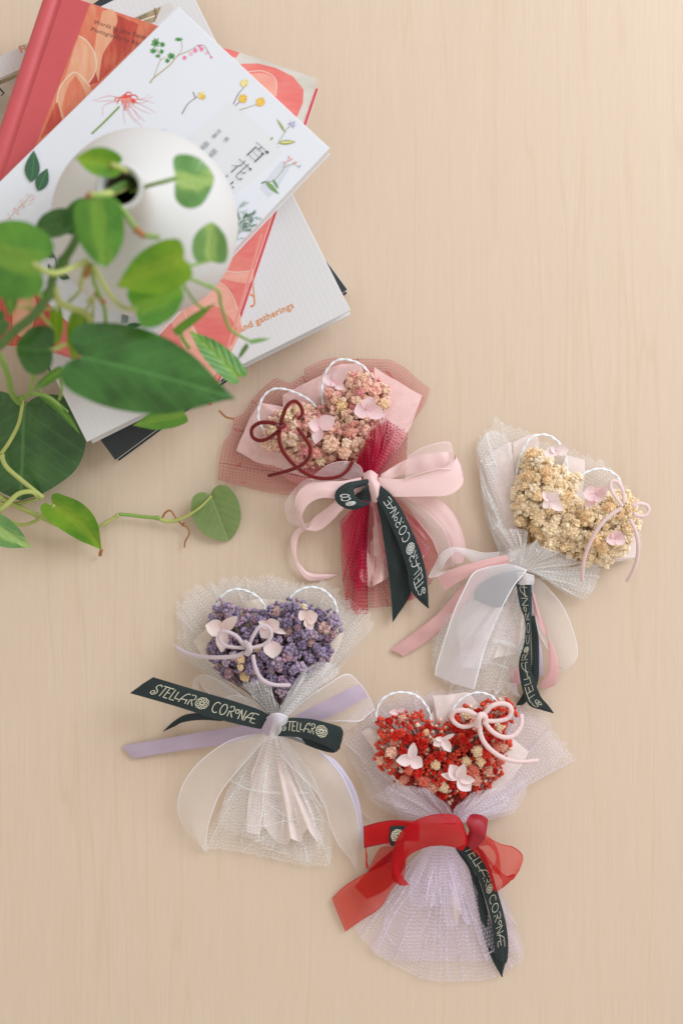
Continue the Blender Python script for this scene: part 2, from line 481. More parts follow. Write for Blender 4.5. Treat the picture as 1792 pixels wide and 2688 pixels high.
# lettering drawn as monoline strokes (unit cap height)
def arc(cx, cy, rx, ry, a0, a1, n=14):
    return [(cx + rx * math.cos(R(a0 + (a1 - a0) * k / n)), cy + ry * math.sin(R(a0 + (a1 - a0) * k / n))) for k in range(n + 1)]
GL = {
 'S': (0.50, [[(0.46, 0.86), (0.36, 0.98), (0.2, 1.0), (0.05, 0.9), (0.04, 0.74), (0.16, 0.6), (0.34, 0.48), (0.46, 0.32), (0.42, 0.1), (0.25, 0.0), (0.08, 0.02), (-0.04, 0.14), (0.0, 0.3), (0.12, 0.36), (0.26, 0.3), (0.28, 0.18), (0.18, 0.12)]]),
 'T': (0.50, [[(-0.04, 1), (0.58, 1)], [(0.26, 1), (0.26, 0)]]),
 'E': (0.44, [[(0.40, 1), (0.02, 1), (0.02, 0), (0.40, 0)], [(0.02, 0.52), (0.34, 0.52)]]),
 'L': (0.24, [[(0.02, 1), (0.02, 0.0), (0.46, 0.0)]]),
 'l': (0.48, [[(0.06, 0.9), (0.06, 0.22), (0.46, 0.22)]]),
 'A': (0.60, [[(-0.06, 0.0), (0.04, 0.40), (0.18, 0.76), (0.36, 0.94), (0.56, 1.0), (0.56, 0)], [(-0.06, 0.36), (0.56, 0.36)]]),
 'R': (0.52, [[(0.10, 0), (0.10, 1), (0.34, 1), (0.48, 0.9), (0.48, 0.66), (0.34, 0.54), (0.10, 0.5)], [(0.2, 0.52), (0.54, 0.0)]]),
 'C': (0.60, [arc(0.34, 0.5, 0.32, 0.5, 50, 310, 18)]),
 'O': (0.66, [arc(0.32, 0.5, 0.28, 0.5, 0, 360, 22)]),
 'r': (0.48, [[(0.06, 0), (0.06, 1), (0.3, 1), (0.42, 0.88), (0.42, 0.66), (0.3, 0.54), (0.06, 0.5)], [(0.14, 0.5), (0.34, 0.1), (0.5, -0.16), (0.72, -0.14), (0.82, 0.1), (0.74, 0.2)]]),
 'o': (0.34, [arc(0.18, 0.68, 0.15, 0.2, 0, 360, 14)]),
 'N': (0.56, [[(0.04, 0), (0.04, 1), (0.46, 0.0), (0.46, 1.0)]]),
 'a': (0.52, [[(-0.06, 0.0), (0.06, 0.45), (0.22, 0.80), (0.34, 0.94), (0.52, 1.0), (0.52, 0)], [(-0.08, 0.38), (0.86, 0.44)]]),
 'e': (0.46, [[(0.40, 1), (-0.02, 1)], [(0.0, 0), (0.40, 0)]]),
 ' ': (0.25, []),
}
def rosette():
    st = []
    for k in range(9):
        a = 2 * PI * k / 9
        cx, cy = 0.30 * math.cos(a), 0.30 * math.sin(a)
        st.append([(0.5 + cx + 0.19 * math.cos(q * 2 * PI / 12), 0.5 + cy + 0.19 * math.sin(q * 2 * PI / 12)) for q in range(13)])
    st.append([(0.5 + 0.15 * math.cos(q * 2 * PI / 12), 0.5 + 0.15 * math.sin(q * 2 * PI / 12)) for q in range(13)])
    return st
GL['*'] = (1.15, rosette())
def ribbon_text(rb, text, s0, direction, root, mat, size=0.56, name='printed_lettering', spacing=0.10, center=0.5, thick=0.065, hs=1.12, span=None):
    "letters laid along the ribbon surface from s0 (m); direction +1/-1 along the section order"
    hgt = rb.width * size
    if span:
        wfix = sum(GL[c][0] * 1.3 + spacing * 1.3 for c in text if c == '*') * hgt; sp = spacing
        lets = [c for c in text if c != '*']
        hs = (span * rb.len - wfix - sp * len(lets) * hgt) / (sum(GL[c][0] for c in lets) * hgt)
    mid = max(0, min(rb.len, s0))
    u = mid / rb.len; a, b = at(rb.A, u), at(rb.B, u)
    t = (at(rb.A, min(1, u + 0.02)) + at(rb.B, min(1, u + 0.02)) - at(rb.A, max(0, u - 0.02)) - at(rb.B, max(0, u - 0.02))) * direction
    left_is_a = (t.x * (a - b).y - t.y * (a - b).x) > 0
    mb = MB(); x = 0.0; th = thick * hgt
    for ch in text:
        wd, strokes = GL[ch]
        for st in strokes:
            pts = st
            if ch in 'Sr' and len(st) > 4:
                pts = [tuple(q)[:2] for q in spline([(p[0], p[1], 0) for p in st], 26)]
            elif ch in 'Aa' and len(st) > 4:
                pts = [tuple(q)[:2] for q in spline([(p[0], p[1], 0) for p in st[:5]], 10)] + [st[-1]]
            elif len(st) < 6:
                q2 = []
                for i in range(len(st) - 1):
                    for k in range(5): q2.append((st[i][0] + (st[i + 1][0] - st[i][0]) * k / 5, st[i][1] + (st[i + 1][1] - st[i][1]) * k / 5))
                pts = q2 + [st[-1]]
            big = 1.22 if ch == '*' else 1.0
            W = []
            for (px, py) in pts:
                yy = (py - 0.5) * big * (1.0 if ch != '*' else 0.92) + 0.0
                ss = s0 + direction * (x + (px * big) * (1 if ch == '*' else hs)) * hgt
                ww = 0.5 + (center - 0.5) + (-1 if left_is_a else 1) * yy * size
                W.append((max(0, min(rb.len, ss)), ww))
            n = len(W); L = []
            for i in range(n):
                d = Vector((W[min(i + 1, n - 1)][0] - W[max(i - 1, 0)][0], (W[min(i + 1, n - 1)][1] - W[max(i - 1, 0)][1]) * rb.width))
                if d.length < 1e-9: d = Vector((1, 0))
                d.normalize(); L.append(Vector((-d.y, d.x)))
            tw = th * (0.8 if ch == '*' else 1.0)
            rows = []
            for i in range(n):
                r = []
                for sg in (-1, 1):
                    s = W[i][0] + sg * L[i].x * tw; q = W[i][1] + sg * L[i].y * tw / rb.width
                    p, nr = rb.pos(max(0, min(rb.len, s)), max(0, min(1, q)))
                    r.append(p + nr * 0.00018)
                rows.append(r)
            mb.grid(rows)
        x += (wd * (1.0 if ch == '*' else hs) + spacing) * (1.3 if ch == '*' else 1.0)
    o = mb.build(name, mat, root)
    return x * hgt

def cord(F, name, root, mat, pts, r=0.0011, n=None, flat=0.75):
    pp = spline([F(*p) for p in pts], n or (len(pts) * 14))
    rr = [r * (1 + 0.10 * noise.noise(p * 900)) for p in pp]
    mb = MB(); mb.tube(pp, rr, 10, flat=flat); return mb.build(name, mat, root)

def twisted_wire(F, root, mat, pts, name='wire_ear', r=0.00050, off=0.00040, pitch=0.011):
    pp = spline([F(*p) for p in pts], 130)
    mb = MB()
    L = [0]
    for i in range(1, len(pp)): L.append(L[-1] + (pp[i] - pp[i - 1]).length)
    for ph in (0, PI):
        q = []
        for i, p in enumerate(pp):
            t = (pp[min(i + 1, len(pp) - 1)] - pp[max(0, i - 1)]).normalized()
            s = t.cross(Vector((0, 0, 1))).normalized(); u = s.cross(t)
            a = ph + L[i] / pitch * 2 * PI
            q.append(p + (s * math.cos(a) + u * math.sin(a)) * off)
        mb.tube(q, r, 7)
    return mb.build(name, mat, root)

# ---- flower head prototypes (meshes shared by all copies)
def petal_ball(seed, n=150, core=0.60, flat=0.85):
    rnd = random.Random(seed); mb = MB(); sv = Vector((seed * 2.3, 0, 0))
    for k in range(n):
        z = 1 - 1.75 * (k + 0.5) / n
        ph = k * 2.399963 + rnd.uniform(-0.3, 0.3)
        rr = math.sqrt(max(0, 1 - z * z))
        d = Vector((rr * math.cos(ph), rr * math.sin(ph), z)).normalized()
        lump = 1 + 0.55 * noise.noise(d * 1.9 + sv)
        d0 = d
        d = (d + Vector((rnd.uniform(-.45, .45), rnd.uniform(-.45, .45), rnd.uniform(-.3, .45)))).normalized()
        sd = d.orthogonal().normalized(); sd = (Matrix.Rotation(rnd.uniform(0, 2 * PI), 3, d) @ sd)
        up = d.cross(sd); wd = rnd.uniform(0.08, 0.15); Lp = rnd.uniform(0.22, 0.42)
        rows = []; ats = []
        for j in range(3):
            curl = up * rnd.uniform(-0.09, 0.09) * j
            row = [d0 * core * lump * 0.95 + d * (Lp * j / 2 + (rnd.uniform(-0.07, 0.05) if j == 2 else 0)) + sd * wd * (0.4, 1.0, 1.1)[j] * e + up * (0.05 * abs(e) + rnd.uniform(-.02, .02)) + curl for e in (-1, 0, 1)]
            rows.append(row); ats.append([(0.0, 0.55, 1.0)[j]] * 3)
        mb.grid(rows, atts=ats)
    rows = []; ats = []
    for i in range(11):
        th = PI * i / 10; row = []
        for j in range(14):
            ph = 2 * PI * j / 14; d = Vector((math.sin(th) * math.cos(ph), math.sin(th) * math.sin(ph), math.cos(th)))
            row.append(d * (core + 0.06) * (1 + 0.55 * noise.noise(d * 1.9 + sv) + 0.12 * noise.noise(d * 7 + sv)))
        rows.append(row); ats.append([0.35] * 14)
    mb.grid(rows, atts=ats, loop=True)
    for i, v in enumerate(mb.v): mb.v[i] = Vector((v.x, v.y, v.z * flat))
    return mb
def bumpy(mb, c, r, seed, amt=0.2, rings=7, seg=10, fr=2.6):
    rows = []; ats = []
    for i in range(rings + 1):
        th = PI * i / rings; row = []; ar = []
        for j in range(seg):
            ph = 2 * PI * j / seg
            d = Vector((math.sin(th) * math.cos(ph), math.sin(th) * math.sin(ph), math.cos(th)))
            k = 1 + amt * noise.noise(d * fr + Vector((seed * 1.7, 0, c.x * 9)))
            row.append(c + d * r * k); ar.append(0.25 + 0.75 * max(0, min(1, (k - 1) / amt + 0.5)) if amt else 0.7)
        rows.append(row); ats.append(ar)
    mb.grid(rows, atts=ats, loop=True)
def bud_cluster(seed, n=13, r=0.34, crinkle=0.5):
    rnd = random.Random(seed); mb = MB()
    for k in range(n):
        z = 1 - 1.5 * (k + 0.5) / n; ph = k * 2.399963 + rnd.uniform(-.3, .3)
        q = math.sqrt(max(0, 1 - z * z)); rr = rnd.uniform(0.55, 0.85)
        bumpy(mb, Vector((q * math.cos(ph), q * math.sin(ph), z * 0.7)) * rr, r * rnd.uniform(0.75, 1.15), seed * 31 + k, crinkle, 8, 11)
    return mb
def fine_ball(seed, n=34):
    "crinkled blossom of small folded petals with bumpy buds between them"
    rnd = random.Random(seed)
    mb = petal_ball(seed, 110, 0.5, 0.8)
    for k in range(7):
        ph = rnd.uniform(0, 2 * PI); z = rnd.uniform(0, 0.7); q = math.sqrt(1 - z * z)
        bumpy(mb, Vector((q * math.cos(ph), q * math.sin(ph), z)) * 0.62, 0.27, seed * 17 + k, 0.5, 6, 8)
    return mb
def proto_mesh(mb, name, mat):
    me = bpy.data.meshes.new(name)
    me.from_pydata(mb.v, [], mb.f)
    a = me.attributes.new('gat', 'FLOAT', 'POINT'); a.data.foreach_set('value', mb.att)
    me.materials.append(mat); me.polygons.foreach_set('use_smooth', [True] * len(mb.f)); me.update()
    return me
def inside(x, y, poly):
    c = False; j = len(poly) - 1
    for i in range(len(poly)):
        xi, yi = poly[i]; xj, yj = poly[j]
        if (yi > y) != (yj > y) and x < (xj - xi) * (y - yi) / (yj - yi) + xi: c = not c
        j = i
    return c
def edge_dist(x, y, poly):
    best = 1e9
    for i in range(len(poly)):
        ax, ay = poly[i - 1]; bx, by = poly[i]
        dx, dy = bx - ax, by - ay; t = max(0, min(1, ((x - ax) * dx + (y - ay) * dy) / (dx * dx + dy * dy + 1e-9)))
        best = min(best, math.hypot(x - ax - t * dx, y - ay - t * dy))
    return best

def flower_bed(F, root, poly, kinds, count, rmin, rmax, z0, dome, seed, scale, stemmat, stem_to, name='dried_floret',
               stemcol=None, small=None, nstem=70, spots=(), sep=0.50):
    """florets spread through a dome over the outline: kinds = list of (weight, [meshes])"""
    rnd = random.Random(seed)
    xs = [p[0] for p in poly]; ys = [p[1] for p in poly]
    pts = []
    for (x, y, r, ki) in spots: pts.append((x, y, r, ki))
    tries = 0
    while len(pts) < count and tries < 9000:
        tries += 1
        x, y = rnd.uniform(min(xs), max(xs)), rnd.uniform(min(ys), max(ys))
        if not inside(x, y, poly): continue
        r = rnd.uniform(rmin, rmax)
        if edge_dist(x, y, poly) < r * 0.55: continue
        if any(math.hypot(x - q[0], y - q[1]) < (r + q[2]) * sep for q in pts): continue
        pts.append((x, y, r, None))
    pxm = 1.0 / (scale * S)
    proto = {}
    for i, (x, y, r, ki) in enumerate(pts):
        tot = sum(k[0] for k in kinds); q = rnd.uniform(0, tot); sel = kinds[0]
        for k in kinds:
            if q <= k[0]: sel = k; break
            q -= k[0]
        if ki is not None: sel = kinds[ki]
        me = rnd.choice(sel[1])
        ed = min(1, edge_dist(x, y, poly) / 110)
        z = z0 + dome * math.sqrt(ed) + rnd.uniform(-3, 3)
        if me.name not in proto:
            o = bpy.data.objects.new(name, me); scene.collection.objects.link(o); proto[me.name] = o
        else:
            o = proto[me.name].copy(); scene.collection.objects.link(o)
        o.parent = root
        o.location = F(x, y, z) - Vector(root['_o'])
        s = r * pxm
        o.scale = (s, s * rnd.uniform(0.85, 1.1), s)
        o.rotation_euler = (rnd.uniform(-0.5, 0.5), rnd.uniform(-0.5, 0.5), rnd.uniform(0, 6.28))
    # tiny florets and buds that fill the gaps
    if small:
        mats, rs, n2, zl, crk = small
        mb = MB(); tries = 0; n = 0; stem = MB()
        base = F(*stem_to)
        while n < n2 and tries < 20000:
            tries += 1
            x, y = rnd.uniform(min(xs) - 15, max(xs) + 15), rnd.uniform(min(ys) - 15, max(ys) + 15)
            if not inside(x, y, poly) and edge_dist(x, y, poly) > 12 * rnd.random() ** 2 + 6: continue
            ed = min(1, edge_dist(x, y, poly) / 110)
            z = z0 - zl + (dome * math.sqrt(ed)) * rnd.uniform(0.35, 1.15)
            r = rnd.uniform(*rs) * pxm
            c = F(x, y, max(z, 4))
            mi = rnd.randrange(len(mats))
            nb = len(mb.v); nf = len(mb.f)
            bumpy(mb, c, r, n, crk, 6, 8, 5.5)
            for k in range(nf, len(mb.f)): mb.m[k] = mi
            n += 1
            if n % 6 == 0:
                b = base.lerp(c, 0.45) + Vector((rnd.uniform(-.004, .004), rnd.uniform(-.004, .004), 0)); b.z = max(0.006, c.z * 0.5)
                stem.tube([b, (b + c) / 2 + Vector((0, 0, 0.002)), c], 0.00022, 4, caps=False)
        o = mb.build('tiny_florets', mats, root, smooth=crk < 0.8); o['kind'] = 'stuff'
    else: stem = MB(); base = F(*stem_to)
    for k in range(nstem):
        x, y, r, ki = pts[k % len(pts)]
        c = F(x + rnd.uniform(-15, 15), y + rnd.uniform(-15, 15), z0)
        m = base.lerp(c, 0.5) + Vector((rnd.uniform(-.006, .006), rnd.uniform(-.006, .006), 0.002))
        stem.tube(spline([base + Vector((rnd.uniform(-.004, .004), rnd.uniform(-.004, .004), 0)), m, c], 6), 0.0003, 4, caps=False)
    o = stem.build('flower_stems', stemmat, root); o['kind'] = 'stuff'
    return pts

def petal_mesh(mb, c, d, L, W, tilt, cup=0.25, notch=0.06, seed=0):
    "one rounded petal from c along the ground direction d, rising by tilt"
    rnd = random.Random(seed)
    d = Vector((d[0], d[1], 0)).normalized(); s = Vector((-d.y, d.x, 0))
    up = Vector((0, 0, 1)); ax = d * math.cos(tilt) + up * math.sin(tilt); nn = -d * math.sin(tilt) + up * math.cos(tilt)
    rows = []; uvs = []; N = 10; K = 8
    for i in range(N + 1):
        t = i / N
        prof = (math.sin(PI * min(1, t ** 0.85 * 0.93 + 0.035)) ** 0.62)
        if i == N: prof = 0.28
        prof *= 1 + 0.05 * noise.noise(Vector((t * 7, seed * 3.1, 0)))
        row = []; uvr = []
        for j in range(K + 1):
            a = -1 + 2 * j / K
            x = t * L * (1 - 0.10 * a * a * t) - notch * L * (1 - abs(a)) * (t ** 8) * 0.6
            z = cup * W * (abs(a * prof) ** 2) * 0.9 + cup * L * 0.5 * (t - 0.5) ** 2 + 0.02 * L * noise.noise(Vector((t * 4, a * 2, seed)))
            row.append(c + ax * x + s * (a * prof * W * 0.5) + nn * z); uvr.append((t, a))
        rows.append(row); uvs.append(uvr)
    mb.grid(rows, uvs)
def blossom(F, root, scale, mat, cx, cy, z, petals, seed=0):
    "hydrangea floret: petals = (tip x, tip y, width px, tilt)"
    c = F(cx, cy, z); pxm = 1 / (scale * S)
    cen = MB(); bumpy(cen, c + Vector((0, 0, 0.0004)), 0.0007, seed, 0.2)
    b = cen.build('hydrangea_blossom', mat, root)
    for k, (tx, ty, wd, tilt) in enumerate(petals):
        q = F(tx, ty, z); d = q - c; L = d.length / max(0.3, math.cos(tilt))
        mb = MB(); petal_mesh(mb, c, d, L, wd * pxm, tilt, 0.22 + 0.1 * (k % 2), seed=seed * 7 + k)
        mb.build('petal', mat, b)
    return b

def leaf(F, root, mat, base, tip, width, z0, z1, lobe=0.16, cup=0.12, bend=0.0, droop=0.0, round_=0.55, tilt=0.0, seed=0, scale=2.24, wavy=0.03, ratio=1.0, ripple=0.018):
    "heart-shaped leaf from base (x, y) to tip (x, y); width in frame pixels; tilt raises one half over the other"
    A = F(base[0], base[1], z0); B = F(tip[0], tip[1], z1)
    ax = B - A; L = ax.length; ax.normalize()
    sd = Vector((0, 0, 1)).cross(ax); sd.normalize(); nn = ax.cross(sd)
    sd = (sd * math.cos(tilt) + nn * math.sin(tilt)); nn = ax.cross(sd)
    W = width / scale / S * (1 - (z0 + z1) / 2000) * 0.5
    rows, uvs = [], []; N = 34; K = 14
    lb = max(0.02, lobe * 1.1); bl = 1.0 if round_ < 0.46 else 0.0
    half = spline([(0, 0, 0), (-lb * 0.75, 0.10, 0), (-lb, 0.24, 0), (-lb * 0.45, 0.385, 0), (0.12, 0.475, 0), (0.29, 0.50, 0), (0.48, 0.46 + 0.02 * bl, 0),
                   (0.66, 0.355 + 0.06 * bl, 0), (0.81, 0.20 + 0.09 * bl, 0), (0.92, 0.075 + 0.085 * bl, 0), (1.0, 0.0, 0)], N)
    for i in range(N + 1):
        t = i / N
        oy, ow = half[i].x, half[i].y * 2.0
        my = t ** 1.25
        row, uvr = [], []
        for j in range(K + 1):
            a = -1 + 2 * j / K
            k = ratio if a > 0 else 1.0
            e = abs(a)
            y = (my + (oy - my) * e ** 1.3) * L
            yy = max(0.0, y / L)
            lat = a * k * ow * W + 1.5 * bend * L * (yy * yy - yy)
            z = cup * W * (e * ow) ** 1.5 - droop * L * yy * yy + wavy * W * math.sin(t * 11 + seed) * e ** 2
            z += ripple * W * math.sin((yy - e * 0.4) * 26) * e * (1 - e) - 0.05 * W * math.exp(-(e * ow / 0.12) ** 2)
            p = A + ax * y + sd * lat + nn * z
            p.z = max(p.z, 0.0008)
            row.append(p); uvr.append((a * ow, yy))
        rows.append(row); uvs.append(uvr)
    mb = MB(); mb.grid(rows, uvs)
    return mb.build('leaf', mat, root)
def stem(F, root, mat, pts, r=0.0012, r1=None, name='stem', knobs=()):
    n = len(pts) * 8; pp = spline([F(*p) for p in pts], n)
    r1 = r if r1 is None else r1
    r *= 0.86; r1 *= 0.86
    rad = [r + (r1 - r) * i / n for i in range(n + 1)]
    for kf in knobs:
        for i in range(n + 1):
            rad[i] *= 1 + 0.45 * math.exp(-((i / n - kf) * n / 1.2) ** 2)
    mb = MB(); mb.tube(pp, rad, 9); return mb.build(name, mat, root)

# ================================================================== THE TABLE
def slab(mb, poly, z0, z1, m=0):
    lo = [mb.vert(Vector((p[0], p[1], z0))) for p in poly]; hi = [mb.vert(Vector((p[0], p[1], z1))) for p in poly]
    n = len(poly)
    mb.face(*hi, m=m); mb.face(*lo[::-1], m=m)
    for i in range(n): mb.face(lo[i], lo[(i + 1) % n], hi[(i + 1) % n], hi[i], m=m)
mb = MB(); slab(mb, [(-0.9, -0.6), (0.9, -0.6), (0.9, 0.6), (-0.9, 0.6)], -0.03, 0.0)
tag(mb.build('table_top', M_TABLE, smooth=False), kind='structure')

# ================================================================== BOOKS
def m_pages(name, col):
    t = NT(name); o = t.obj(); s = t.sxyz(o)
    st = t.math('SINE', t.math('ADD', t.math('MULTIPLY', s[2], 2 * PI / 0.0011), t.math('MULTIPLY', t.noise(o, 60, 3), 9)))
    n = t.noise(t.vmath('MULTIPLY', o, (1, 1, 22)), 160, 3)
    f = t.math('ADD', t.math('MULTIPLY', st, 0.25), n)
    c = t.mixc(f, tuple(x * 0.8 for x in col), col)
    return t.done(t.pbsdf(c, 0.85, Normal=t.bump(f, 0.3, 0.0004)))
def m_cloth(name, col):
    t = NT(name); o = t.obj()
    a = t.vmath('ADD', o, t.vmath('MULTIPLY', t.vmath('SUBTRACT', t.noise(o, 80, 2, out=1), (0.5, 0.5, 0.5)), (0.002, 0.002, 0)))
    s = t.sxyz(a)
    g1 = t.math('SINE', t.math('MULTIPLY', t.math('ADD', t.math('MULTIPLY', s[0], 0.90), t.math('MULTIPLY', s[1], 0.42)), 2 * PI / 0.0034))
    g2 = t.math('SINE', t.math('MULTIPLY', t.math('SUBTRACT', t.math('MULTIPLY', s[0], 0.30), t.math('MULTIPLY', s[1], 0.95)), 2 * PI / 0.0026))
    f = t.math('ADD', t.math('MULTIPLY', t.math('ADD', g1, t.math('MULTIPLY', g2, 0.3)), 0.14), t.math('MULTIPLY', t.noise(o, 1400, 3), 0.8))
    c = t.mixc(f, tuple(x * 0.94 for x in col), tuple(min(1, x * 1.05) for x in col))
    return t.done(t.pbsdf(c, 0.8, Normal=t.bump(f, 0.12, 0.0004)))
def m_streak(name, c1, c2, c3, sc=60, ang=(1, 1, 1)):
    t = NT(name); o = t.obj()
    rot = t.n('Mapping', i_Vector=o); rot.inputs['Rotation'].default_value = (0, 0, R(ang[0])); rot.inputs['Scale'].default_value = (ang[1], ang[2], 1)
    v = rot.outputs[0]
    n1 = t.noise(v, sc, 5, 0.62); n2 = t.noise(o, 22, 2, 0.5)
    f = t.math('ADD', t.math('MULTIPLY', n1, 0.65), t.math('MULTIPLY', n2, 0.4))
    c = t.ramp(f, [(0.36, c1), (0.52, c2), (0.68, c3)])
    return t.done(t.pbsdf(c, 0.42))
M_PAGES = m_pages('book_pages', (0.80, 0.79, 0.80))
M_BOARD_BLACK = m_plain('black_cover', (0.022, 0.028, 0.03), 0.6, 0.25, 200, 0.15, 900)
M_BOARD_GREY = m_plain('raw_board', (0.66, 0.63, 0.58), 0.8, 0.1, 200)
M_CLOTH = m_cloth('white_book_cloth', (0.66, 0.645, 0.64))
M_REDCL = m_plain('red_book_cloth', (0.56, 0.085, 0.095), 0.36, 0.10, 60, 0.12, 1200)
M_JACKET = m_plain('white_dust_jacket', (0.70, 0.72, 0.76), 0.36, 0.03, 30)
M_EDGE = m_plain('worn_white_edge', (0.72, 0.66, 0.62), 0.7, 0.06, 300)
M_PANEL = m_plain('jacket_panel', (0.69, 0.70, 0.71), 0.36, 0.02, 30)

def inset(poly, d):
    n = len(poly); out = []
    for i in range(n):
        p0, p1, p2 = poly[i - 1], poly[i], poly[(i + 1) % n]
        e1 = (p1 - p0).normalized(); e2 = (p2 - p1).normalized()
        d0 = d[i - 1] if isinstance(d, (list, tuple)) else d; d1 = d[i] if isinstance(d, (list, tuple)) else d
        n1 = Vector((e1.y, -e1.x)); n2 = Vector((e2.y, -e2.x))
        a, b = p0 + n1 * d0, p1 + n2 * d1
        den = e1.x * e2.y - e1.y * e2.x
        tt = ((b.x - a.x) * e2.y - (b.y - a.y) * e2.x) / den
        out.append(a + e1 * tt)
    return out
def bevel(o, wd=0.0005):
    m = o.modifiers.new('bevel', 'BEVEL'); m.width = wd; m.segments = 2; m.limit_method = 'ANGLE'
def book(name, label, quad, z0, z1, cover, board=0.0022, gap=0.003, spine=None, jacket_edge=None, soft=False):
    "quad: corners at the top face, clockwise in the photograph; spine = index of the edge (i, i+1) that is bound"
    Q = [P(x, y, z1 * 1000).to_2d() for x, y in quad]
    c = sum((Vector(q) for q in Q), Vector((0, 0))) / 4
    t = thing(name, label, 'book', (c.x, c.y, z0), 'books in the stack')
    gaps = [gap] * 4
    if spine is not None: gaps[spine] = 0.0012
    pg = inset(Q, gaps)
    mb = MB(); slab(mb, pg, z0 + board, z1 - board); mb.build('page_block', M_PAGES, t, smooth=False)
    sp = [0.0] * 4
    if spine is not None: sp[spine] = 0.0115
    top = inset(Q, sp)
    for nm, a, b in (('front_cover', z1 - board, z1), ('back_cover', z0, z0 + board)):
        mb = MB(); slab(mb, top if nm == 'front_cover' else Q, a, b)
        if jacket_edge:
            o = mb.build(nm, [cover, jacket_edge], t, smooth=False)
            for p in o.data.polygons:
                if abs(p.normal.z) < 0.5 or (nm == 'back_cover' and p.normal.z > 0.5): p.material_index = 1
        else: o = mb.build(nm, cover, t, smooth=False)
        bevel(o)
    if spine is not None:
        a, b = Vector(Q[spine]), Vector(Q[(spine + 1) % 4])
        e = (b - a).normalized(); n = Vector((e.y, -e.x))
        h = z1 - z0
        prof = [(0.0008, -h + 0.0008), (-0.0006, -h * 0.8), (-0.0012, -h * 0.5), (-0.0006, -h * 0.2), (0.0006, -0.0006), (0.0022, 0.0004), (0.0045, 0.0008), (0.0068, 0.0003), (0.0082, -0.0008), (0.0092, -0.0012), (0.0103, -0.0009), (0.0116, -0.0001)]
        rows = []
        for k in range(30):
            q = a.lerp(b, k / 29)
            rows.append([Vector((q.x + n.x * d, q.y + n.y * d, z1 + z)) for d, z in prof])
        mb = MB(); mb.grid(rows); mb.build('spine', cover, t)
    return t

B_BLACK = book('black_book', 'black covered book with pale page edges, lowest of the stack', [(319, -45), (912, 760), (303, 1209), (-290, 404)], 0.0005, 0.019, M_BOARD_BLACK, jacket_edge=M_BOARD_GREY)
B_WHITE = book('white_cloth_book', 'white textured book with orange lettering lying on the black book', [(470, -86), (920, 815), (228, 1160), (-222, 259)], 0.019, 0.043, M_CLOTH)
B_RED = book('red_book', 'red spined book with orange tulip cover photograph, directly under the topmost white book', [(835, 208), (549, 1060), (-164, 820), (120, -32)], 0.043, 0.066, M_REDCL, spine=2, jacket_edge=M_EDGE)
B_TOP = book('flower_book', 'white book printed with small flowers and black Japanese title, topmost of the stack', [(468, 17), (865, 389), (312, 976), (-100, 575)], 0.066, 0.082, M_JACKET, board=0.0009, gap=0.0006, jacket_edge=M_PAGES)

